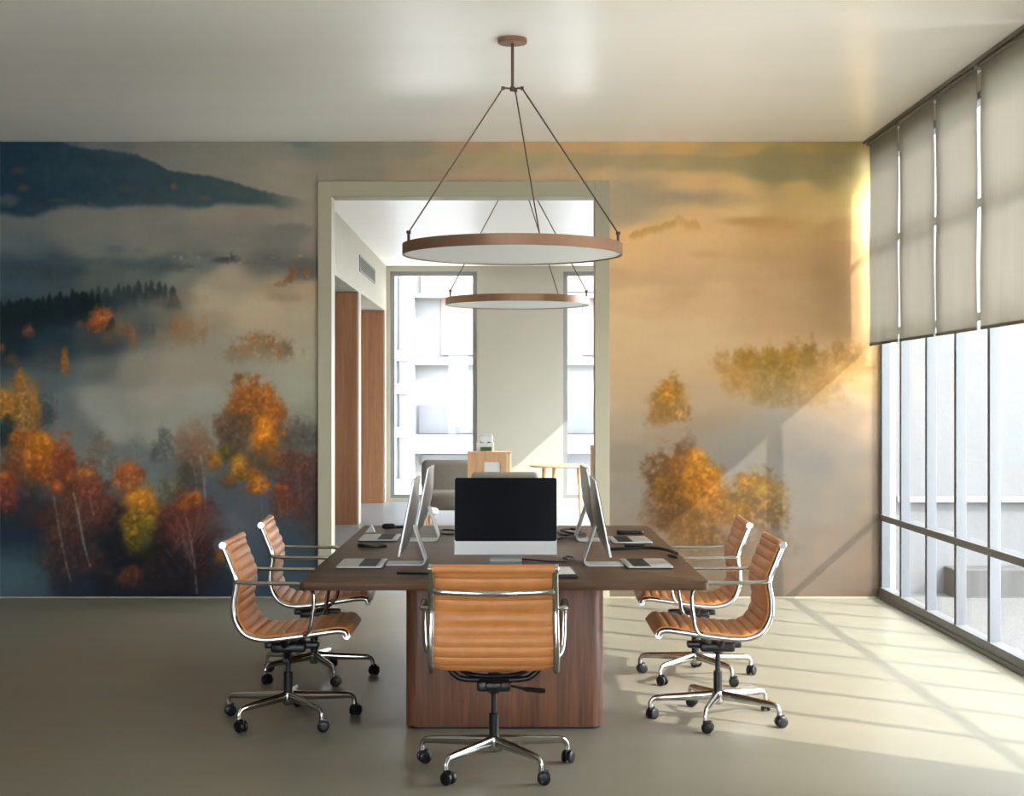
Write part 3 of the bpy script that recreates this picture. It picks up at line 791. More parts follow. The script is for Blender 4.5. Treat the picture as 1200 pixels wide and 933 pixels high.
    for ax in (0, 1):
        soft_img = (np.roll(soft_img, 1, ax) + np.roll(soft_img, -1, ax) + 2 * soft_img) / 4
    img = img * .35 + soft_img * .65
    lum = img.mean(-1, keepdims=True)
    img = lum + (img - lum) * .93
    # woven paper grain
    img = img + (n_fine * 1.4 + n_vert * 1.2)[..., None]
    return np.clip(img, 3, 250)
# ---------------------------------------------------------------- the room
YB, YB2 = 12.0, 12.2            # mural wall front and back
XR = 2.89                       # window wall, room side
XL = -7.0                       # left wall
YR = -3.0                       # wall behind
ZC = 3.563
YF = 23.2                       # far wall of the room beyond

bm = nb(); box(bm, XL - .2, 3.0, YR - .2, YB2, -0.15, 0.0)
struct('floor', bm, M['concrete'])
bm = nb(); box(bm, XL - .2, 3.0, YB2, YF + .3, -0.15, 0.0)
struct('floor_far', bm, M['tile'])
bm = nb(); box(bm, XL - .2, 3.14, YR - .2, YF + .3, ZC, ZC + .2)
struct('ceiling', bm, M['ceiling'])
bm = nb(); box(bm, XL - .2, XL, YR - .2, YB2, 0, ZC)
struct('wall_left', bm, M['dark_wall'])
bm = nb()
for xa_, xb_ in ((XL, -3.6), (-1.3, .9), (2.75, 3.1)):
    box(bm, xa_, xb_, YR - .2, YR, 0, ZC)
for xa_, xb_ in ((-3.6, -1.3), (.9, 2.75)):
    box(bm, xa_, xb_, YR - .2, YR, 3.05, ZC); box(bm, xa_, xb_, YR - .2, YR, 0, .2)
struct('wall_rear', bm, M['plaster'])

# mural wall: one mesh with the print on its face
DX0, DX1, DZ = -1.40, 0.667, 3.137      # clear opening
img = paint_mural()
lin = np.where(img / 255 <= 0.04045, img / 255 / 12.92, ((img / 255 + 0.055) / 1.055) ** 2.4)


def print_color(x, z):
    px = np.clip(CX + x * F / YB, 0, PW - 1.001) - PX0
    raw = CX + x * F / YB
    px = np.where(raw < 0, np.clip(-raw, 0, PW - 2), px)
    py = np.clip(CY + (H - z) * F / YB - PY0, 0, PH - 1.001)
    x0 = px.astype(int); y0 = py.astype(int); fx = (px - x0)[:, None]; fy = (py - y0)[:, None]
    return (lin[y0, x0] * (1 - fx) + lin[y0, x0 + 1] * fx) * (1 - fy) + (lin[y0 + 1, x0] * (1 - fx) + lin[y0 + 1, x0 + 1] * fx) * fy


def mural_wall():
    step = 1.16 * YB / F
    verts, faces = [], []
    base = 0
    x_left_frame = CX_to(0)
    patches = [(XL, x_left_frame, 0, ZC, 0.03, step * 2), (x_left_frame, DX0, 0, ZC, step, step), (DX1, XR, 0, ZC, step, step), (DX0, DX1, DZ, ZC, step, step)]
    for x0, x1, z0, z1, sx, sz in patches:
        nx = max(2, int((x1 - x0) / sx) + 1); nz = max(2, int((z1 - z0) / sz) + 1)
        gx, gz = np.meshgrid(np.linspace(x0, x1, nx), np.linspace(z0, z1, nz))
        v = np.stack([gx.ravel(), np.full(gx.size, YB), gz.ravel()], 1)
        i = np.arange(nx * nz).reshape(nz, nx)
        f = np.stack([i[:-1, :-1].ravel(), i[:-1, 1:].ravel(), i[1:, 1:].ravel(), i[1:, :-1].ravel()], 1) + base
        verts.append(v); faces.append(f); base += len(v)
    nfront = base
    # the body behind the print
    def slab(x0, x1, z0, z1):
        nonlocal base
        v = np.array([(x, y, z) for y in (YB + .0005, YB2) for z in (z0, z1) for x in (x0, x1)], float)
        q = np.array([(0, 1, 3, 2), (4, 6, 7, 5), (0, 4, 5, 1), (2, 3, 7, 6), (0, 2, 6, 4), (1, 5, 7, 3)]) + base
        verts.append(v); faces.append(q); base += 8
    slab(XL, DX0, 0, ZC); slab(DX1, XR + .12, 0, ZC); slab(DX0, DX1, DZ, ZC)
    V = np.concatenate(verts); Fc = np.concatenate(faces)
    me = bpy.data.meshes.new('wall_back')
    me.vertices.add(len(V)); me.vertices.foreach_set('co', V.ravel().astype(np.float32))
    me.loops.add(Fc.size); me.loops.foreach_set('vertex_index', Fc.ravel().astype(np.int32))
    me.polygons.add(len(Fc)); me.polygons.foreach_set('loop_start', np.arange(0, Fc.size, 4, dtype=np.int32))
    me.update(calc_edges=True)
    col = np.ones((len(V), 4), np.float32)
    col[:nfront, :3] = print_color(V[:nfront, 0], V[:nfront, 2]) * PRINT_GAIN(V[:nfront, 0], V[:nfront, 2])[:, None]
    col[nfront:, :3] = srgb(216, 208, 186)[:3]
    a = me.color_attributes.new('print', 'FLOAT_COLOR', 'POINT')
    a.data.foreach_set('color', col.ravel())
    m = bpy.data.materials.new('printed_wallpaper')
    m.use_nodes = True
    nt = m.node_tree; b = nt.nodes['Principled BSDF']
    at = nt.nodes.new('ShaderNodeVertexColor'); at.layer_name = 'print'
    nt.links.new(at.outputs['Color'], b.inputs['Base Color'])
    b.inputs['Roughness'].default_value = 0.75; b.inputs['Specular IOR Level'].default_value = 0.15
    me.materials.append(m)
    o = bpy.data.objects.new('wall_back', me)
    C.objects.link(o)
    o['kind'] = 'structure'
    o['label'] = 'wall covered by a printed autumn forest in fog'
    return o


def CX_to(px):
    return (px - CX) * YB / F


def PRINT_GAIN(x, z):            # smooth tone ramp in the print, fitted to offset the uneven room light
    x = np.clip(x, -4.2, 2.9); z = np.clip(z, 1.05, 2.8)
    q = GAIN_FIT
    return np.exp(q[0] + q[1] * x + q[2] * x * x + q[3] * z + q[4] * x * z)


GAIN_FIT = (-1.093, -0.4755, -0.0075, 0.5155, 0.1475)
mural_wall()

# door surround
bm = nb()
w = .1
e = .006
box(bm, DX0 - w, DX0 + e, YB - .022, YB2 + .01, 0, DZ + .113, .002)
box(bm, DX1 - e, DX1 + .107, YB - .022, YB2 + .01, 0, DZ + .113, .002)
box(bm, DX0 + e, DX1 - e, YB - .022, YB2 + .01, DZ - e, DZ + .113, .002)
struct('trim_1', bm, M['frame_paint'], label='pale sage surround of the wide opening in the printed wall')

bm = nb(); box(bm, XL, DX0 - w, YB - .012, YB, 0, .008); box(bm, DX1 + .107, XR, YB - .012, YB, 0, .008)
struct('baseboard_back', bm, M['frame_paint'])

# right wall: solid near the camera, header, glazed bays
bm = nb()
box(bm, XR, XR + .12, YR, 5.67, 0, ZC)
box(bm, XR, XR + .12, 5.67, YB, 3.45, ZC)
struct('wall_right', bm, M['plaster'])


def glazed_bay(name, y0, y1, ys, ztop, rails, zm, x=XR):
    root = bpy.data.objects.new(name, None); C.objects.link(root); root.location = (x, y0, 0); root['kind'] = 'structure'
    g = nb(); box(g, .045, .053, .02, y1 - y0 - .02, .06, ztop - .03); obj('pane', g, M['glass'], root, False)
    g = nb(); box(g, -.01, .075, 0, y1 - y0, 0, .085, .004); obj('bottom_rail', g, M['alu'], root, False)
    g = nb(); box(g, 0, .075, 0, y1 - y0, ztop - .05, ztop, .004); obj('top_rail', g, M['alu'], root, False)
    for z in rails:
        g = nb(); box(g, -.012, .016, 0, y1 - y0, z - .024, z + .024, .003); obj('transom', g, M['alu'], root, False)
    for yy in ys:
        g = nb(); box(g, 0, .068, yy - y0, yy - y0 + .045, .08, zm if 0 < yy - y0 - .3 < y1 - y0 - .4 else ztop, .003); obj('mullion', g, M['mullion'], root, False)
    return root


bay = glazed_bay('window_1', 5.67, YB, [11.95, 11.36, 10.66, 9.96, 9.26, 8.56, 7.86, 7.16, 6.46, 5.72], 3.45, [.63, 2.06, 2.76], 2.06)
for yy in (10.925, 9.985, 9.045, 8.095, 7.145, 6.195):  # unseen posts added to keep the sun out of the blind gaps
    g = nb(); box(g, 0, .085, yy - 5.67 - .05, yy - 5.67 + .05, 2.07, 3.44, .003); obj('gap_sun_blocker', g, M['mullion'], bay, False)
# sill strip along the window foot
bm = nb(); box(bm, XR - .022, XR - .0105, 5.67, YB - .03, 0, .03, .003)
struct('baseboard_right', bm, M['alu'])

# ---- the room beyond the opening
XW = -1.875
bm = nb()
box(bm, XW - .6, XW, YB2, 15.0, 0, ZC)
box(bm, XW - .6, XW, 15.0, YF, 2.88, ZC)
box(bm, XW - .6, XW, 19.0, 19.3, 0, 2.88)
box(bm, XW - .6, XW, 22.96, YF, 0, 2.88)
box(bm, XL, XL + .1, YB2, YF, 0, ZC)
struct('wall_far_left', bm, M['plaster'], label='left wall of the room beyond with two tall openings')
for i, y in enumerate((19.0, 22.96)):
    bm = nb(); box(bm, XW - 1.6, XW - .02, y - .03, y - .001, 0, 2.87)
    struct('trim_%d' % (i + 2), bm, M['oak'], label='oak lining of the %s tall opening in the left wall beyond' % ('nearer', 'farther')[i])
bm = nb()
box(bm, XR, XR + .12, YB2, 13.0, 0, ZC); box(bm, XR, XR + .12, 13.0, YF, 3.12, ZC); box(bm, XR, XR + .12, 22.9, YF, 0, 3.12)
struct('wall_far_right', bm, M['plaster'])
glazed_bay('window_2', 13.0, 22.9, [13.0, 17.9, 22.85], 3.12, [], 3.12)

FX = lambda px: (px - CX) * YF / F
ZT = H - (318 - CY) * YF / F
bm = nb()
xa, xb, xc, xd = FX(457), FX(559), FX(660), 2.3
box(bm, XL, xa, YF, YF + .25, 0, ZC); box(bm, xb, xc, YF, YF + .25, 0, ZC); box(bm, xd, XR + .12, YF, YF + .25, 0, ZC)
for a_, b_ in ((xa, xb), (xc, xd)):
    box(bm, a_, b_, YF, YF + .25, ZT, ZC); box(bm, a_, b_, YF, YF + .25, 0, .05)
struct('wall_far', bm, M['plaster'])


def far_window(name, x0, x1):
    root = bpy.data.objects.new(name, None); C.objects.link(root); root.location = (x0, YF + .05, .05); root['kind'] = 'structure'
    w_, h_ = x1 - x0, ZT - .05
    g = nb(); box(g, .03, w_ - .03, .03, .04, .03, h_ - .03); obj('pane', g, M['glass'], root, False)
    g = nb(); box(g, 0, .065, 0, .08, 0, h_); box(g, w_ - .065, w_, 0, .08, 0, h_); box(g, .065, w_ - .065, 0, .08, 0, .06); box(g, .065, w_ - .065, 0, .08, h_ - .065, h_)
    obj('window_frame', g, M['pale_alu'], root, False)


far_window('window_3', xa, xb)
far_window('window_4', xc, xd)
bm = nb(); box(bm, xb, xc, YF - .012, YF, 0, .06)
struct('baseboard_far', bm, M['plaster'])

# windows added behind the camera to let in front fill light
for nm, xa_, wv in (('fill_window_1', -3.6, 2.3), ('fill_window_2', .9, 1.85)):
    root = bpy.data.objects.new(nm, None); C.objects.link(root); root.location = (xa_, YR - .12, .2); root['kind'] = 'structure'
    g = nb(); box(g, 0, wv, .02, .03, 0, 2.85); obj('pane', g, M['glass'], root, False)
    g = nb()
    for k in range(3):
        box(g, k * (wv - .05) / 2, k * (wv - .05) / 2 + .05, 0, .06, 0, 2.85)
    box(g, 0, wv, 0, .06, 0, .05); box(g, 0, wv, 0, .06, 2.8, 2.85)
    obj('window_frame', g, M['alu'], root, False)

# ---- outside
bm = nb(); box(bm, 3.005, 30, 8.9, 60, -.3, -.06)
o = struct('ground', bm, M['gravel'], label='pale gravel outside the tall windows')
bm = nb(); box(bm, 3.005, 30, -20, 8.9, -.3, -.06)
struct('ground_near', bm, M['pale_ground'])  # unseen stretch, added pale for its bounce light
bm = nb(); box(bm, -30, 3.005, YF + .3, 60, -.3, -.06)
struct('ground_far', bm, M['pale_ground'])
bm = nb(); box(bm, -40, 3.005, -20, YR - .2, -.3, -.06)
struct('ground_back', bm, M['pale_ground'])
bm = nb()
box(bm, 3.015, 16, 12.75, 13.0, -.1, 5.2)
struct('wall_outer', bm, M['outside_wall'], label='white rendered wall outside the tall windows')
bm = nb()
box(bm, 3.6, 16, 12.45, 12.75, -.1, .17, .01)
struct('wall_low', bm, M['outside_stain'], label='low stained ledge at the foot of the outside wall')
bm = nb(); box(bm, 3.2, 16, 12.68, 12.75, .70, .745)
struct('trim_4', bm, M['outside_light'])


def far_building():
    Y = 29.0
    root = thing('building', 'white building with terracotta panels seen through the two far windows', 'building', (0, Y, -.1))
    q = lambda px, py: ((px - CX) * Y / F, H - (py - CY) * Y / F + .1)
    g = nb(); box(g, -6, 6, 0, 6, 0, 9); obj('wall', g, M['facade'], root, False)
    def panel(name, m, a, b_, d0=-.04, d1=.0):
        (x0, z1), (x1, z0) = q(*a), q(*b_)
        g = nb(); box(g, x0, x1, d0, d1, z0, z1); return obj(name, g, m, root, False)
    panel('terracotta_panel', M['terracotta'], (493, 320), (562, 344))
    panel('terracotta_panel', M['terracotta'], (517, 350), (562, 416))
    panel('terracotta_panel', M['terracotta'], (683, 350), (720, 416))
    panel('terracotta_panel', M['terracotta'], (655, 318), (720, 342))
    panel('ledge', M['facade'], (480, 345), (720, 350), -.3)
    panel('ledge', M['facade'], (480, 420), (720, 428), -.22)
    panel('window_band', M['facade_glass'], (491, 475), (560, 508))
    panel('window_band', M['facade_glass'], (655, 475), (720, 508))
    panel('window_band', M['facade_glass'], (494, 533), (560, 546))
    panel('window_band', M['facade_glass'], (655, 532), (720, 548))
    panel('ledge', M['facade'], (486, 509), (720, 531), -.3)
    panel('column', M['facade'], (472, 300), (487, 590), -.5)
    (x0, z1), (x1, z0) = q(463, 300), q(469, 590)
    g = nb(); tube(g, [((x0 + x1) / 2, -.35, z0), ((x0 + x1) / 2, -.35, z1)], .05); obj('drain_pipe', g, M['facade_metal'], root)
    for py in (412, 450, 500, 560):
        (x0, z1), (x1, z0) = q(466, py), q(482, py + 12)
        g = nb(); box(g, x0, x1, -.62, -.30, z0, z1, .02); obj('pipe_bracket', g, M['facade_metal'], root, False)
far_building()

# ---- roller blinds
edges = [(11.05, 11.91), (10.11, 11.0), (9.17, 10.06), (8.21, 9.10), (7.26, 8.15), (6.31, 7.20), (5.36, 6.25)]
names = ['hanging beside the printed wall', 'second from the printed wall', 'third from the printed wall', 'fourth from the printed wall',
         'fifth from the printed wall', 'sixth from the printed wall', 'seventh and last from the printed wall']
proto = None
for i, (y0, y1) in enumerate(edges):
    XBL = 2.79
    root = thing('roller_blind', 'beige fabric roller blind ' + names[i], 'blind', (XBL, y0, 0), 0, 'roller blinds along the window wall')
    wv = y1 - y0
    bm = nb()
    ny, nz = 14, 30
    zt, zb = 3.535, 1.975
    vsn = []
    for s in (-.0012, .0012):
        for a in range(nz + 1):
            for c_ in range(ny + 1):
                yy = wv * c_ / ny; zz = zb + (zt - zb) * a / nz
                off = .004 * math.sin(c_ * 1.3 + i * 2) * (1 - a / nz) + .003 * math.sin(a * .35 + i)
                vsn.append(bm.verts.new((off + s, yy, zz)))
    per = (nz + 1) * (ny + 1)
    for a in range(nz):
        for c_ in range(ny):
            k = a * (ny + 1) + c_
            bm.faces.new((vsn[k], vsn[k + 1], vsn[k + ny + 2], vsn[k + ny + 1]))
    bmesh.ops.delete(bm, geom=[v for v in bm.verts if not v.link_faces], context='VERTS')
    obj('fabric', bm, M['blind'], root)
    bm = nb(); box(bm, -.006, .006, 0, wv, zb - .012, zb + .008, .003); obj('hem_bar', bm, M['blind'], root, False)
    bm = nb(); tube(bm, [(0, 0, 3.540), (0, wv, 3.540)], .019, 14); obj('roller_tube', bm, M['dark_alu'], root)
    for yy in (-.012, wv + .004):
        bm = nb(); box(bm, -.025, .025, yy, yy + .008, 3.515, 3.562); obj('bracket', bm, M['dark_alu'], root, False)
bm = nb(); box(bm, 2.755, 2.76, 5.3, YB - .005, 3.538, ZC - .001)
struct('trim_5', bm, M['dark_alu'], label='dark rail above the roller blinds')
# ---------------------------------------------------------------- conference table
TX0, TX1, TY0, TY1, TZ = -.925, .872, 6.71, 9.73, .75
t = thing('conference_table', 'large walnut conference table with a block base', 'table', (0, 0, 0))
bm = nb(); rprism(bm, TX0, TX1, TY0, TY1, TZ - .036, TZ, .03, 6, .004)
obj('tabletop', bm, M['walnut_top'], t, angle=30)
bm = nb(); rprism(bm, -.493, .44, 7.21, 9.23, .012, TZ - .0362, .07, 10, .003)
obj('base', bm, M['walnut'], t, angle=30)
bm = nb(); rprism(bm, -.48, .427, 7.225, 9.215, 0, .014, .06, 8)
obj('plinth', bm, M['black'], t)

# ---------------------------------------------------------------- task chair
RAIL = [(-.268, .868), (-.234, .785), (-.203, .695), (-.214, .605), (-.208, .525), (-.165, .458), (-.085, .432), (.03, .440), (.16, .458), (.265, .472), (.303, .466), (.314, .446)]


def resample(pts, n):
    L = [0]
    for a, b_ in zip(pts[:-1], pts[1:]):
        L.append(L[-1] + (b_ - a).length)
    out = []
    j = 0
    for i in range(n):
        s = L[-1] * i / (n - 1)
        while j < len(L) - 2 and L[j + 1] < s:
            j += 1
        t_ = (s - L[j]) / max(1e-9, L[j + 1] - L[j])
        out.append(pts[j].lerp(pts[j + 1], min(1, max(0, t_))))
    return out, L[-1]


def rail_curve(n):
    c = catmull([(x, 0, z) for x, z in RAIL], 10)
    return resample(c, n)


def half_width(s):          # the back narrows a little towards its top
    return .236 + .010 * min(1, s / .45)


def sling(s0, s1, n):
    """padded leather between the rails, stitched in channels; s measured from the top of the back"""
    c, L = rail_curve(401)
    bm = nb()
    pitch = .0485
    nl = 12
    top, bot = [], []
    for i in range(n + 1):
        s = s0 + (s1 - s0) * i / n
        k = min(399, max(1, int(s / L * 400)))
        p = c[k]; tg = (c[k + 1] - c[k - 1]).normalized()
        nrm = Vector((-tg.z, 0, tg.x))                  # towards the sitter
        if nrm.x < 0 and nrm.z < 0:
            nrm = -nrm
        ph = abs(math.sin(PI * s / pitch))
        th = .0055 + .0115 * ph ** .5
        w = half_width(s)
        ra, rb = [], []
        for j in range(nl + 1):
            u = -1 + 2 * j / nl
            e = (1 - abs(u) ** 8) * .75 + .25
            yv = u * w
            ra.append(bm.verts.new((p.x + nrm.x * (.010 + th * e), yv, p.z + nrm.z * (.010 + th * e))))
            rb.append(bm.verts.new((p.x + nrm.x * (.010 - th * e * .9), yv, p.z + nrm.z * (.010 - th * e * .9))))
        top.append(ra); bot.append(rb)
    for i in range(n):
        for j in range(nl):
            bm.faces.new((top[i][j], top[i][j + 1], top[i + 1][j + 1], top[i + 1][j]))
            bm.faces.new((bot[i][j + 1], bot[i][j], bot[i + 1][j], bot[i + 1][j + 1]))
        bm.faces.new((top[i][0], top[i + 1][0], bot[i + 1][0], bot[i][0]))
        bm.faces.new((top[i + 1][nl], top[i][nl], bot[i][nl], bot[i + 1][nl]))
    for i in (0, n):
        for j in range(nl):
            bm.faces.new((top[i][j + 1], top[i][j], bot[i][j], bot[i][j + 1]) if i == 0 else (top[i][j], top[i][j + 1], bot[i][j + 1], bot[i][j]))
    return bm


def side_rail(sign):
    c, L = rail_curve(90)
    bm = nb()
    rings = []
    for i, p in enumerate(c):
        s = L * i / 89
        tg = (c[min(89, i + 1)] - c[max(0, i - 1)]).normalized()
        nrm = Vector((-tg.z, 0, tg.x))
        w = half_width(s) + .012
        ring = []
        for k in range(12):
            a = 2 * PI * k / 12
            dn = .0132 * math.copysign(abs(math.sin(a)) ** .7, math.sin(a)); dy = .0135 * math.copysign(abs(math.cos(a)) ** .7, math.cos(a))
            ring.append(bm.verts.new((p.x + nrm.x * (dn - .004), sign * (w + dy), p.z + nrm.z * (dn - .004))))
        rings.append(ring)
    for a, b_ in zip(rings[:-1], rings[1:]):
        for k in range(12):
            bm.faces.new((a[k], a[(k + 1) % 12], b_[(k + 1) % 12], b_[k]))
    bm.faces.new(rings[0]); bm.faces.new(rings[-1])
    return bm


def make_chair():
    root = thing('task_chair', '', 'chair')
    c, L = rail_curve(401)
    s_bend = .46
    obj('backrest', sling(.012, s_bend, 150), M['leather'], root, angle=60)
    obj('seat', sling(s_bend, L - .004, 170), M['leather'], root, angle=60)
    # rolled ends of the leather
    p = c[0]; bm = nb(); tube(bm, [(p.x, -.247, p.z), (p.x, .247, p.z)], .0185, 16)
    obj('head_roll', bm, M['leather'], root)
    p = c[-1]; bm = nb(); tube(bm, [(p.x - .004, -.245, p.z), (p.x - .004, .245, p.z)], .0165, 16)
    obj('front_roll', bm, M['leather'], root)
    for s in (-1, 1):
        rail = obj('side_rail', side_rail(s), M['chrome'], root)
        p = c[0]; bm = nb()
        My = Matrix.Translation((p.x, s * .2545, p.z)) @ Matrix.Rotation(R(-90) * s, 4, 'X')
        lathe(bm, [(.0195, -.0075), (.0195, .0065), (.017, .0085), (.008, .0085), (.0075, .0115), (0, .0115)], 20, M=My)
        obj('end_cap', bm, M['chrome'], rail, angle=30)
        p = c[-1]; bm = nb(); tube(bm, [(p.x - .004, s * .244, p.z), (p.x - .004, s * .262, p.z)], .017, 18)
        obj('end_cap', bm, M['chrome'], rail)
    # chrome brace behind the back
    bm = nb(); tube(bm, catmull([(-.232, -.250, .776), (-.252, -.205, .773), (-.268, 0, .768), (-.252, .205, .773), (-.232, .250, .776)], 6), .0125, 10, flat=(.8, 1.0))
    obj('back_brace', bm, M['chrome'], root)
    # arm loops
    for s in (-1, 1):
        pts = [(-.206, s * .258, .700), (-.190, s * .286, .700), (-.13, s * .296, .697), (-.02, s * .298, .695), (.085, s * .298, .694), (.128, s * .297, .684), (.156, s * .296, .655), (.160, s * .295, .600), (.152, s * .293, .540), (.144, s * .288, .490), (.128, s * .276, .462), (.110, s * .258, .455)]
        bm = nb(); tube(bm, catmull(pts, 6), .0115, 10, flat=(1.3, .85), up=(0, 0, 1))
        obj('armrest', bm, M['chrome'], root)
    # under the seat
    bm = nb()
    tube(bm, catmull([(.0, -.236, .44), (.0, -.200, .432), (.0, -.165, .396), (.0, -.11, .376), (.0, .11, .376), (.0, .165, .396), (.0, .200, .432), (.0, .236, .44)], 6), .0125, 10)
    tube(bm, catmull([(.11, -.236, .452), (.10, -.18, .425), (.05, -.09, .385), (.05, .09, .385), (.10, .18, .425), (.11, .236, .452)], 6), .010, 10)
    obj('seat_bracket', bm, M['black_metal'], root)
    bm = nb()
    box(bm, -.075, .09, -.07, .07, .335, .378, .012)
    box(bm, .05, .15, -.03, .03, .348, .38, .010)
    box(bm, -.11, -.06, -.035, .035, .35, .38, .008)
    lathe(bm, [(.022, .32), (.034, .34)], 20)
    obj('tilt_mechanism', bm, M['black_metal'], root)
    bm = nb()
    tube(bm, [(.02, -.06, .348), (.02, -.10, .338), (.02, -.125, .333)], .006, 8)
    tube(bm, [(.02, -.115, .334), (.02, -.135, .330), (.02, -.20, .324), (.02, -.215, .324)], [.006, .013, .014, .010], 10, flat=(1.3, .8))
    obj('lever', bm, M['black'], root)
    bm = nb()
    lathe(bm, [(.0125, .225), (.0125, .345)], 18)
    lathe(bm, [(.019, .120), (.0205, .130), (.0215, .232), (.018, .236)], 20)
    obj('column', bm, M['black_metal'], root)
    # five-star foot
    bm = nb(); lathe(bm, [(.018, .074), (.024, .078), (.031, .095), (.034, .125), (.028, .138), (.019, .141)], 24)
    obj('hub', bm, M['chrome'], root)
    for k in range(5):
        a = 2 * PI * k / 5
        Mx = Matrix.Rotation(a, 4, 'Z')
        pts = catmull([(.018, 0, .119), (.10, 0, .1145), (.20, 0, .109), (.285, 0, .1045), (.311, 0, .099), (.324, 0, .083), (.326, 0, .058)], 5)
        n = len(pts)
        rs = [.0245 - .0130 * min(1, i / (n * .72)) for i in range(n)]
        bm = nb(); tube(bm, pts, rs, 12, flat=(.75, 1.0), up=(0, 0, 1), M=Mx)
        leg = obj('leg', bm, M['chrome'], root)
        bm = nb()
        sw = a + (.9, -.5, 2.2, .3, -1.1)[k]
        My = Mx @ Matrix.Translation((.325, 0, 0)) @ Matrix.Rotation(sw, 4, 'Z') @ Matrix.Translation((-.012, 0, .0275)) @ Matrix.Rotation(R(90), 4, 'X')
        for z0 in (-.0235, .0055):
            lathe(bm, [(.012, z0), (.022, z0 + .001), (.0268, z0 + .004), (.0268, z0 + .014), (.022, z0 + .017), (.012, z0 + .018)], 22, M=My)
        tube(bm, [(0, 0, -.01), (0, 0, .01)], .018, 14, M=My)
        box(bm, -.018, .022, .0, .033, -.004, .004, .002, M=My)
        obj('caster', bm, M['rubber'], leg)
    return root


def place(root, x, y, rz, label, star):
    root.location = (x, y, 0); root.rotation_euler = (0, 0, rz)
    root['label'] = label; root['group'] = 'tan leather task chairs around the table'
    for ch in root.children:
        if ch.name.split('.')[0] in ('leg', 'hub'):
            ch.rotation_euler = (0, 0, star - rz)
    return root


chair = make_chair()
spots = [(-.068, 6.44, R(90), 'tan leather chair at the table end, its back turned to the camera', R(90)),
         (-1.073, 7.42, R(0), 'tan leather chair facing the windows from the shaded table side, nearer the front chair', R(90)),
         (-1.095, 8.58, R(3), 'tan leather chair facing the windows from the shaded table side, nearer the printed wall', R(80)),
         (1.005, 7.44, R(180), 'tan leather chair on the sunny window side of the table, nearer the front chair', R(108)),
         (1.031, 8.56, R(178), 'tan leather chair on the sunny window side of the table, nearer the printed wall', R(84))]
chairs = [chair] + [copy_tree(chair) for _ in spots[1:]]
for r_, sp in zip(chairs, spots):
    place(r_, *sp)

# ---------------------------------------------------------------- desktop computers
def make_computer(tilt):
    root = thing('desktop_computer', '', 'computer')
    W, Hh, zb = .488, .366, .060
    Tm = Matrix.Translation((0, -.018, zb)) @ Matrix.Rotation(-tilt, 4, 'X')
    # aluminium body: thin rim swelling towards the middle of the back
    bm = nb()
    nx, nz = 20, 16
    grid = []
    for j in range(nz + 1):
        row = []
        for i in range(nx + 1):
            u = -1 + 2 * i / nx; v = -1 + 2 * j / nz
            d = .008 + .030 * max(0, (1 - abs(u) ** 2.4)) * max(0, (1 - abs(v) ** 2.2))
            row.append(bm.verts.new((u * W / 2, d, Hh / 2 + v * Hh / 2)))
        grid.append(row)
    fr = [[bm.verts.new((-W / 2 if i == 0 else W / 2, 0, 0 if j == 0 else Hh)) for i in (0, 1)] for j in (0, 1)]
    for j in range(nz):
        for i in range(nx):
            bm.faces.new((grid[j][i], grid[j][i + 1], grid[j + 1][i + 1], grid[j + 1][i]))
    bm.faces.new((fr[0][0], fr[1][0], fr[1][1], fr[0][1]))
    bm.faces.new([fr[0][0], fr[0][1]] + list(reversed(grid[0])))
    bm.faces.new([fr[1][1], fr[1][0]] + grid[nz])
    bm.faces.new([fr[1][0], fr[0][0]] + [grid[j][0] for j in range(nz + 1)])
    bm.faces.new([fr[0][1], fr[1][1]] + [grid[j][nx] for j in range(nz, -1, -1)])
    bmesh.ops.transform(bm, matrix=Tm, verts=bm.verts[:])
    obj('body', bm, M['silver'], root, angle=35)
    chin = .064
    bm = nb(); rprism(bm, -W / 2 + .0006, W / 2 - .0006, -(Hh), -(chin), 0, .0025, .010, 5)
    obj('screen', bm, M['screen'], root, angle=30).data.transform(Tm @ Matrix.Rotation(R(90), 4, 'X') @ Matrix.Scale(-1, 4, (0, 1, 0)))
    bm = nb(); box(bm, -W / 2 + .0006, W / 2 - .0006, -.002, 0, 0, chin - .0005, .0006, 1)
    obj('chin', bm, M['pale_silver'], root, False).data.transform(Tm)
    # bent sheet foot: plate on the table, tight bend at the back, leg leaning to the panel
    Wf = .156
    prof = [(-.088, .0035), (.0, .0035), (.070, .0035), (.088, .007), (.097, .016), (.098, .030), (.090, .055), (.066, .125), (.040, .200), (.030, .226)]
    pr = [Vector((0, y, z)) for y, z in prof]
    pr = catmull(pr, 5)
    bm = nb()
    ra = []
    for i, p in enumerate(pr):
        tg = (pr[min(len(pr) - 1, i + 1)] - pr[max(0, i - 1)]).normalized()
        n_ = Vector((0, -tg.z, tg.y)) * .0033
        ra.append([bm.verts.new((x, p.y + sgn * n_.y, p.z + sgn * n_.z)) for x, sgn in ((-Wf / 2, 1), (Wf / 2, 1), (Wf / 2, -1), (-Wf / 2, -1))])
    for a, b_ in zip(ra[:-1], ra[1:]):
        for k in range(4):
            bm.faces.new((a[k], a[(k + 1) % 4], b_[(k + 1) % 4], b_[k]))
    bm.faces.new(ra[0]); bm.faces.new(ra[-1])
    obj('stand', bm, M['pale_silver'], root, angle=30)
    return root


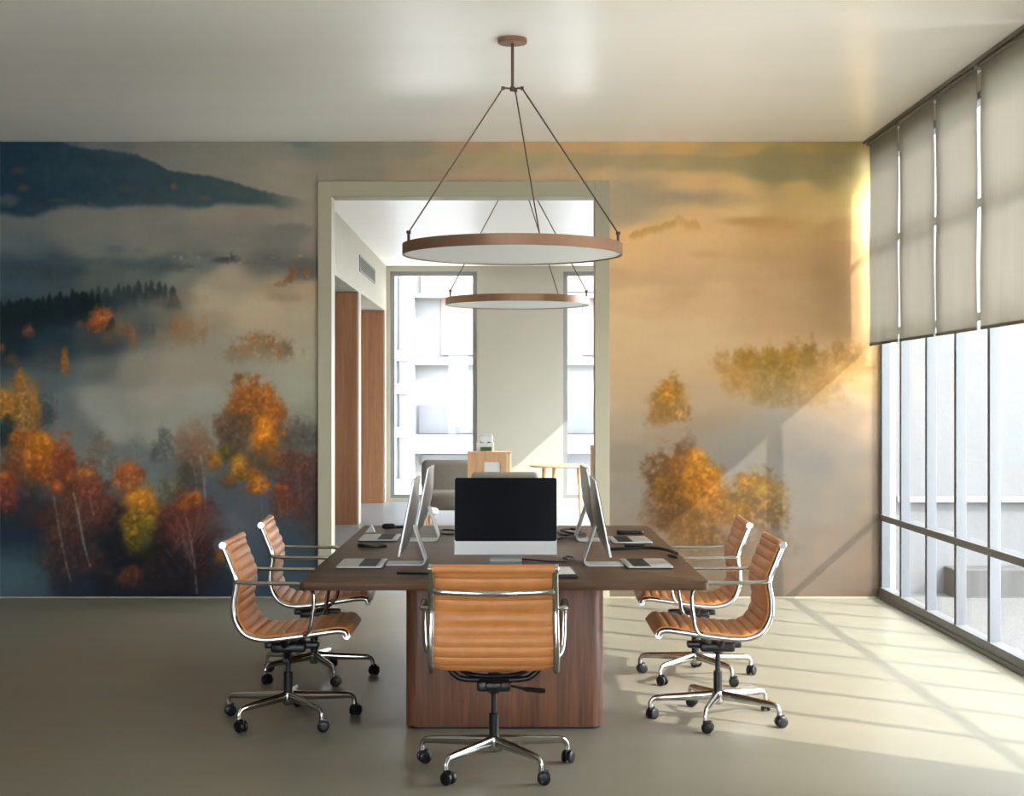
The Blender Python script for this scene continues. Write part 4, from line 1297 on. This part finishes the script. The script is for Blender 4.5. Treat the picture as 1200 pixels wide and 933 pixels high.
pc = make_computer(R(5))
pc.location = (-.022, 7.33, TZ)
pc['label'] = 'desktop computer at the table end, dark screen facing the camera'
side = make_computer(R(11))
for r_, x, y, rz, lb in ((side, .455, 7.43, R(90), 'desktop computer turned to the windows, nearer the front chair'),
                         (copy_tree(side), .470, 8.72, R(92), 'desktop computer turned to the windows, nearer the wall opening'),
                         (copy_tree(side), -.510, 7.46, R(-90), 'desktop computer turned away from the windows, nearer the front chair'),
                         (copy_tree(side), -.505, 8.72, R(-91), 'desktop computer turned away from the windows, nearer the wall opening')):
    r_.location = (x, y, TZ); r_.rotation_euler = (0, 0, rz); r_['label'] = lb
for r_ in [o for o in C.objects if o.name.split('.')[0] == 'desktop_computer']:
    r_['group'] = 'desktop computers on the table'


# ---------------------------------------------------------------- laptops (local: user sits on the -y side, hinge on +y)
def make_laptop(w, d):
    root = thing('laptop', '', 'laptop')
    bm = nb(); rprism(bm, -w / 2, w / 2, -d / 2, d / 2, .0, .0055, .012, 5, .001); obj('bottom_shell', bm, M['black'], root, angle=30)
    bm = nb(); rprism(bm, -w / 2 + .001, w / 2 - .001, -d / 2 + .001, d / 2 - .001, .0055, .0125, .012, 5, .0015); obj('deck', bm, M['pale_silver'], root, angle=30)
    bm = nb(); box(bm, -w / 2 + .014, w / 2 - .014, -d * .02, d / 2 - .028, .0122, .0131)
    kb = obj('keyboard', bm, M['black'], root, False)
    bm = nb()
    rows, cols = 6, 13
    x0, x1, y0, y1 = -w / 2 + .017, w / 2 - .017, -d * .02 + .003, d / 2 - .031
    for a in range(rows):
        for b_ in range(cols):
            if a == 0 and 4 <= b_ <= 8:
                if b_ == 4:
                    box(bm, x0 + (x1 - x0) * 4 / cols + .001, x0 + (x1 - x0) * 9 / cols - .001, y0, y0 + (y1 - y0) / rows - .003, .0131, .0142)
                continue
            box(bm, x0 + (x1 - x0) * b_ / cols + .0015, x0 + (x1 - x0) * (b_ + 1) / cols - .0015, y0 + (y1 - y0) * a / rows, y0 + (y1 - y0) * (a + 1) / rows - .003, .0131, .0142)
    obj('keys', bm, M['key'], kb, False)
    bm = nb(); rprism(bm, -w * .17, w * .17, -d / 2 + .012, -d * .06, .0124, .0129, .006, 4); obj('trackpad', bm, M['silver'], root)
    bm = nb(); tube(bm, [(-w / 2 + .03, d / 2 - .012, .0125), (w / 2 - .03, d / 2 - .012, .0125)], .0045, 10); obj('hinge', bm, M['silver'], root)
    return root


lp = make_laptop(.37, .218)
for r_, x, y, rz, lb in ((lp, -.714, 7.415, R(-90), 'silver laptop on the shaded table edge, nearer the front chair'),
                         (copy_tree(lp), -.745, 8.80, R(-90), 'silver laptop on the shaded table edge, nearer the wall opening'),
                         (copy_tree(lp), .655, 7.415, R(92), 'silver laptop on the window-side table edge, nearer the front chair'),
                         (copy_tree(lp), .672, 8.66, R(92), 'silver laptop on the window-side table edge, beside the flat black case')):
    r_.location = (x, y, TZ); r_.rotation_euler = (0, 0, rz); r_['label'] = lb; r_['group'] = 'open laptops on the table'

# closed dark laptop with a printed sheet
root = thing('closed_laptop', 'closed dark laptop by the front chair, a printed sheet on it', 'laptop', (.185, 7.02, TZ), R(2))
bm = nb(); rprism(bm, -.115, .115, -.165, .165, 0, .016, .012, 5, .002); obj('body', bm, M['black'], root, angle=30)
root2 = thing('printed_sheet', 'white printed sheet lying on the closed dark laptop', 'paper', (.180, 7.03, TZ + .0162), R(3))
bm = nb(); box(bm, -.105, .105, -.150, .150, 0, .0008); obj('sheet', bm, M['paper'], root2, False)
bm = nb()
for k in range(9):
    box(bm, -.08, .08 - .03 * ((k * 7) % 4), -.12 + k * .026, -.112 + k * .026, .0008, .0011)
obj('text_lines', bm, M['ink'], root2, False)


def on_table(name, label, cat, pts, r, m=M['black'], seg=8, flat=None, extra=None):
    bm = nb()
    tube(bm, catmull([(x, y, TZ + z + .002) for x, y, z in pts], 7), r, seg, flat)
    if extra: extra(bm)
    return tag(obj(name, bm, m), label, cat)


on_table('cable', 'thin black cable ending in a coiled loop, beside the front computer', 'cable',
         [(.03, 7.66, .004), (.11, 7.60, .004), (.19, 7.52, .004), (.26, 7.50, .005), (.30, 7.56, .006), (.315, 7.66, .008), (.285, 7.71, .009), (.262, 7.64, .010), (.28, 7.57, .010)], .0035)
on_table('cable', 'thick black cable lying across the window side of the table', 'cable',
         [(.50, 8.04, .012), (.58, 8.06, .014), (.66, 8.09, .014), (.74, 8.10, .014), (.80, 8.04, .014), (.835, 7.92, .013), (.848, 7.82, .012)], .009)
on_table('power_adapter', 'black power adapter on the thick black cable', 'adapter',
         [(.595, 8.02, .034), (.615, 8.02, .034), (.68, 8.035, .034), (.70, 8.04, .034)], [.008, .013, .013, .008], flat=(1.5, .8))
on_table('plug', 'small black plug at the table edge beside the thick cable end', 'plug',
         [(.80, 7.74, .010), (.815, 7.69, .010), (.828, 7.65, .009)], [.008, .009, .006])
on_table('cable', 'tangled black cables behind the front computer', 'cable',
         [(.20, 9.40, .05), (.25, 9.30, .035), (.28, 9.10, .008), (.33, 8.95, .006), (.38, 9.05, .006), (.42, 9.16, .012), (.36, 9.24, .018), (.30, 9.10, .022), (.36, 8.94, .018), (.44, 9.02, .008), (.41, 8.86, .006), (.33, 8.80, .008), (.27, 8.66, .008), (.22, 8.52, .008)], .0065)
on_table('cable', 'black cable loop on the table by the shaded edge of the front computer', 'cable',
         [(-.30, 9.06, .005), (-.37, 9.02, .005), (-.425, 9.12, .006), (-.41, 9.28, .008), (-.35, 9.25, .010), (-.30, 9.18, .008)], .0055)
on_table('earphones', 'small black earphones lying before the front computer', 'earphones',
         [(-.165, 7.10, .007), (-.145, 7.12, .008), (-.12, 7.10, .006), (-.09, 7.11, .005)], [.009, .005, .003, .003])
on_table('pen', 'dark slim pen lying at the front table edge', 'pen',
         [(-.515, 6.99, .006), (-.50, 6.99, .006), (-.35, 6.975, .006), (-.33, 6.97, .006)], [.004, .0058, .0058, .003])
on_table('cable_tie', 'short black cable piece between the two laptops on the shaded edge', 'cable',
         [(-.815, 8.28, .010), (-.795, 8.26, .010), (-.74, 8.25, .006), (-.715, 8.28, .006), (-.69, 8.29, .007), (-.665, 8.29, .006)], [.012, .010, .006, .008, .009, .006])
on_table('microphone', 'black handheld device beside the grey wedge card holder', 'device',
         [(-.785, 9.42, .018), (-.765, 9.42, .018), (-.72, 9.43, .018), (-.70, 9.44, .013), (-.56, 9.47, .012)], [.012, .018, .017, .010, .009])
bm = nb(); rprism(bm, .635, .79, 9.08, 9.20, TZ, TZ + .022, .018, 5, .006)
tag(obj('phone_case', bm, M['black'], angle=30), 'flat black case at the window-side far corner of the table', 'case')
bm = nb()
v = [bm.verts.new(p) for p in [(-.872, 9.22, TZ), (-.815, 9.22, TZ), (-.815, 9.30, TZ), (-.872, 9.30, TZ), (-.835, 9.25, TZ + .045), (-.835, 9.27, TZ + .045)]]
for f in ((0, 1, 2, 3), (0, 4, 5, 3), (1, 2, 5, 4), (0, 1, 4), (2, 3, 5)):
    bm.faces.new([v[i] for i in f])
tag(obj('card_holder', bm, M['pale_silver'], smooth=False), 'small grey wedge card holder at the shaded far corner of the table', 'card holder')


# ---------------------------------------------------------------- ring pendants
def make_pendant(label, x, y, hub_z, arm, third):
    root = thing('pendant_lamp', label, 'lamp', (x, y, 0), 0, 'bronze ring pendant lamps')
    Ro, zb, zt = .6135, 2.352, 2.412
    bm = nb()
    lathe(bm, [(Ro, zb), (Ro, zt), (Ro - .045, zt), (Ro - .045, zt - .004), (Ro - .012, zt - .004), (Ro - .012, zb), (Ro, zb)], 128, cap=False)
    ring = obj('ring', bm, M['bronze'], root, angle=30)
    bm = nb(); lathe(bm, [(0, zb + .006), (Ro - .0125, zb + .006), (Ro - .0125, zb + .011), (0, zb + .011)], 96, cap=False)
    obj('diffuser', bm, M['diffuser'], root)
    bm = nb(); lathe(bm, [(0, ZC - .028), (.078, ZC - .028), (.081, ZC - .025), (.081, ZC - .0005), (0, ZC - .0005)], 40, cap=False)
    obj('canopy', bm, M['bronze'], root, angle=30)
    bm = nb(); tube(bm, [(0, 0, ZC - .02), (0, 0, hub_z)], .0085, 14); obj('rod', bm, M['dark_bronze'], root)
    ends = []
    for k, a in enumerate((R(197), R(-12), R(third))):
        ends.append((math.cos(a) * (Ro - .02), math.sin(a) * (Ro - .02), a))
    bm = nb()
    lathe(bm, [(0, hub_z - .016), (.014, hub_z - .014), (.016, hub_z), (.012, hub_z + .012), (0, hub_z + .014)], 20, cap=False)
    for (ex, ey, a) in ends:
        tube(bm, [(0, 0, hub_z), (math.cos(a) * arm, math.sin(a) * arm, hub_z + .002)], .0055, 8)
        tube(bm, [(math.cos(a) * (arm - .008), math.sin(a) * (arm - .008), hub_z), (math.cos(a) * (arm + .008), math.sin(a) * (arm + .008), hub_z)], .011, 10)
    obj('hub', bm, M['dark_bronze'], root)
    for (ex, ey, a) in ends:
        bm = nb(); tube(bm, [(math.cos(a) * arm, math.sin(a) * arm, hub_z), (ex, ey, zt + .052)], .0042, 8)
        cab = obj('cable', bm, M['dark_bronze'], root)
        bm = nb(); tube(bm, [(ex, ey, zt - .002), (ex, ey, zt + .045)], .008, 10)
        tube(bm, [(ex - .012, ey, zt + .052), (ex + .012, ey, zt + .052)], .009, 8)
        obj('connector', bm, M['dark_bronze'], cab)


make_pendant('bronze ring pendant lamp hanging over the table', .012, 8.57, 3.283, .055, 73)
make_pendant('bronze ring pendant lamp hanging in the room beyond the opening', .063, 13.1, 3.46, .055, 52)

# ---------------------------------------------------------------- air vent on the left wall beyond
root = thing('air_vent', 'grey slatted air vent high on the wall above the oak openings', 'vent', (XW, 19.07, 3.14))
bm = nb(); box(bm, 0, .012, 0, 2.13, 0, .022); box(bm, 0, .012, 0, 2.13, .183, .205); box(bm, 0, .012, 0, .05, .022, .183); box(bm, 0, .012, 2.08, 2.13, .022, .183); obj('frame', bm, M['grille'], root, False)
bm = nb(); box(bm, .0005, .002, .05, 2.08, .022, .183); obj('backing', bm, M['vent_dark'], root, False)
bm = nb()
for k in range(6):
    box(bm, .002, .010, .05, 2.08, .032 + k * .026, .040 + k * .026)
obj('slats', bm, M['grille'], root, False)

# ---------------------------------------------------------------- lounge furniture beyond the opening
# sofa
def soft(bm, x0, x1, y0, y1, z0, z1, b=.05, M_=None):
    box(bm, x0, x1, y0, y1, z0, z1, b, 5, M_)


root = thing('sofa', 'grey felt high-backed sofa in front of the wider far window', 'sofa', (-.60, 18.6, 0))
bm = nb(); soft(bm, -.50, .46, .36, .54, .30, .80, .07); obj('backrest', bm, M['sofa'], root, angle=60)
bm = nb(); soft(bm, -.44, .42, -.30, .40, .22, .44, .06); obj('seat', bm, M['sofa'], root, angle=60)
for x_ in (-.40, .38):
    for y_ in (-.22, .46):
        bm = nb(); tube(bm, [(x_, y_, 0), (x_, y_, .30)], .018, 10); obj('leg', bm, M['pale_oak'], root)
# armchair whose back shows above the front computer
root = thing('lounge_chair', 'grey upholstered chair whose back rises behind the front computer', 'chair', (-.053, 15.6, 0))
bm = nb(); soft(bm, -.335, .335, -.34, -.22, .34, .825, .05); obj('backrest', bm, M['sofa'], root, angle=60)
bm = nb(); soft(bm, -.32, .32, -.24, .36, .30, .44, .05); obj('seat', bm, M['sofa'], root, angle=60)
for x_ in (-.27, .27):
    for y_ in (-.27, .30):
        bm = nb(); tube(bm, [(x_, y_, 0), (x_, y_, .36)], .016, 10); obj('leg', bm, M['pale_oak'], root)
# white shell stool peeping out under the sofa
root = thing('shell_stool', 'white rounded shell seat in front of the grey sofa', 'stool', (-.89, 16.8, 0))
bm = nb(); lathe(bm, [(0, .28), (.07, .285), (.11, .31), (.10, .35), (.075, .365), (0, .37)], 28, cap=False); obj('shell', bm, M['white'], root)
for k in range(4):
    a = R(45 + 90 * k)
    bm = nb(); tube(bm, [(.05 * math.cos(a), .05 * math.sin(a), .29), (.10 * math.cos(a), .10 * math.sin(a), 0)], .012, 8); obj('leg', bm, M['pale_oak'], root)
# oak pedestal cabinet
YC = 17.6
x0, x1 = (548 - CX) * YC / F, (594 - CX) * YC / F
zc = H - (532 - CY) * YC / F
root = thing('oak_cabinet', 'pale oak cabinet with a white inset panel, under the tissue tray', 'cabinet', (0, YC, 0))
pi0, pi1 = (567 - CX) * YC / F, (587 - CX) * YC / F
pz1 = H - (541 - CY) * YC / F
bm = nb()
box(bm, x0, pi0, 0, .42, 0, zc); box(bm, pi1, x1, 0, .42, 0, zc); box(bm, pi0, pi1, 0, .42, pz1, zc); box(bm, pi0, pi1, .03, .42, 0, pz1)
obj('body', bm, M['pale_oak'], root, False)
bm = nb(); box(bm, pi0 + .005, pi1 - .005, .012, .029, .3, pz1 - .005); obj('inset_panel', bm, M['white'], root, False)
bm = nb(); box(bm, x0 - .002, x1 + .05, -.006, .46, zc, zc + .02, .003); obj('top', bm, M['pale_oak'], root, False)
bm = nb(); tube(bm, [(x1 + .03, .42, 0), (x1 + .03, .42, zc)], .02, 10); obj('leg', bm, M['pale_oak'], root)
# tray with greenery and a stack of tissue
zt_ = zc + .0205
root = thing('planter_tray', 'white tray with green moss on the oak cabinet', 'tray', (-.290, YC + .2, zt_))
bm = nb(); box(bm, -.10, .10, -.08, -.068, 0, .10); box(bm, -.10, .10, .068, .08, 0, .10); box(bm, -.10, -.088, -.068, .068, 0, .10); box(bm, .088, .10, -.068, .068, 0, .10); box(bm, -.088, .088, -.068, .068, 0, .01); obj('tray', bm, M['white'], root, False)
bm = nb()
rnd = random.Random(5)
for k in range(40):
    bmesh.ops.create_icosphere(bm, subdivisions=1, radius=rnd.uniform(.012, .022), matrix=Matrix.Translation((rnd.uniform(-.07, .07), rnd.uniform(-.05, .05), rnd.uniform(.05, .10))))
obj('moss', bm, M['green'], root)
bm = nb(); box(bm, -.055, .075, -.10, -.084, .01, .055, .003); obj('front_window', bm, M['green'], root, False)
root = thing('tissue_box', 'white tissue box standing on the oak cabinet behind the tray', 'box', (-.278, YC + .37, zt_))
bm = nb(); box(bm, -.075, .075, -.06, .06, 0, .17, .004); obj('box', bm, M['white'], root, False)
bm = nb(); box(bm, -.05, .07, -.012, .012, .17, .20, .005); obj('tissue', bm, M['paper'], root, False)
# low oval table
YT = 20.2
root = thing('side_table', 'thin-topped round oak table in the sunlight by the far wall', 'table', (((655 - CX) * YT / F), YT, 0))
zz = H - (545 - CY) * YT / F
bm = nb(); lathe(bm, [(0, zz - .025), (.37, zz - .025), (.39, zz - .012), (.385, zz), (0, zz)], 48, cap=False); obj('top', bm, M['pale_oak'], root, angle=30)
for k in range(3):
    a = R(135 + 120 * k)
    bm = nb(); tube(bm, [(.27 * math.cos(a), .27 * math.sin(a), zz - .024), (.30 * math.cos(a), .30 * math.sin(a), 0)], [.026, .017], 12); obj('leg', bm, M['pale_oak'], root)
# oak cupboard peeping in at the right
YK = 14.0
root = thing('oak_screen', 'pale oak cupboard edge showing past the side of the wall opening', 'cupboard', (0, YK, 0))
zk = H - (523 - CY) * YK / F
xk = (694.5 - CX) * YK / F
bm = nb(); box(bm, xk, xk + .5, 0, .4, 0, zk, .004); obj('body', bm, M['pale_oak'], root, False)
bm = nb(); box(bm, xk + .02, xk + .24, -.012, 0, .1, zk - .04, .002); obj('door', bm, M['pale_oak'], root, False)
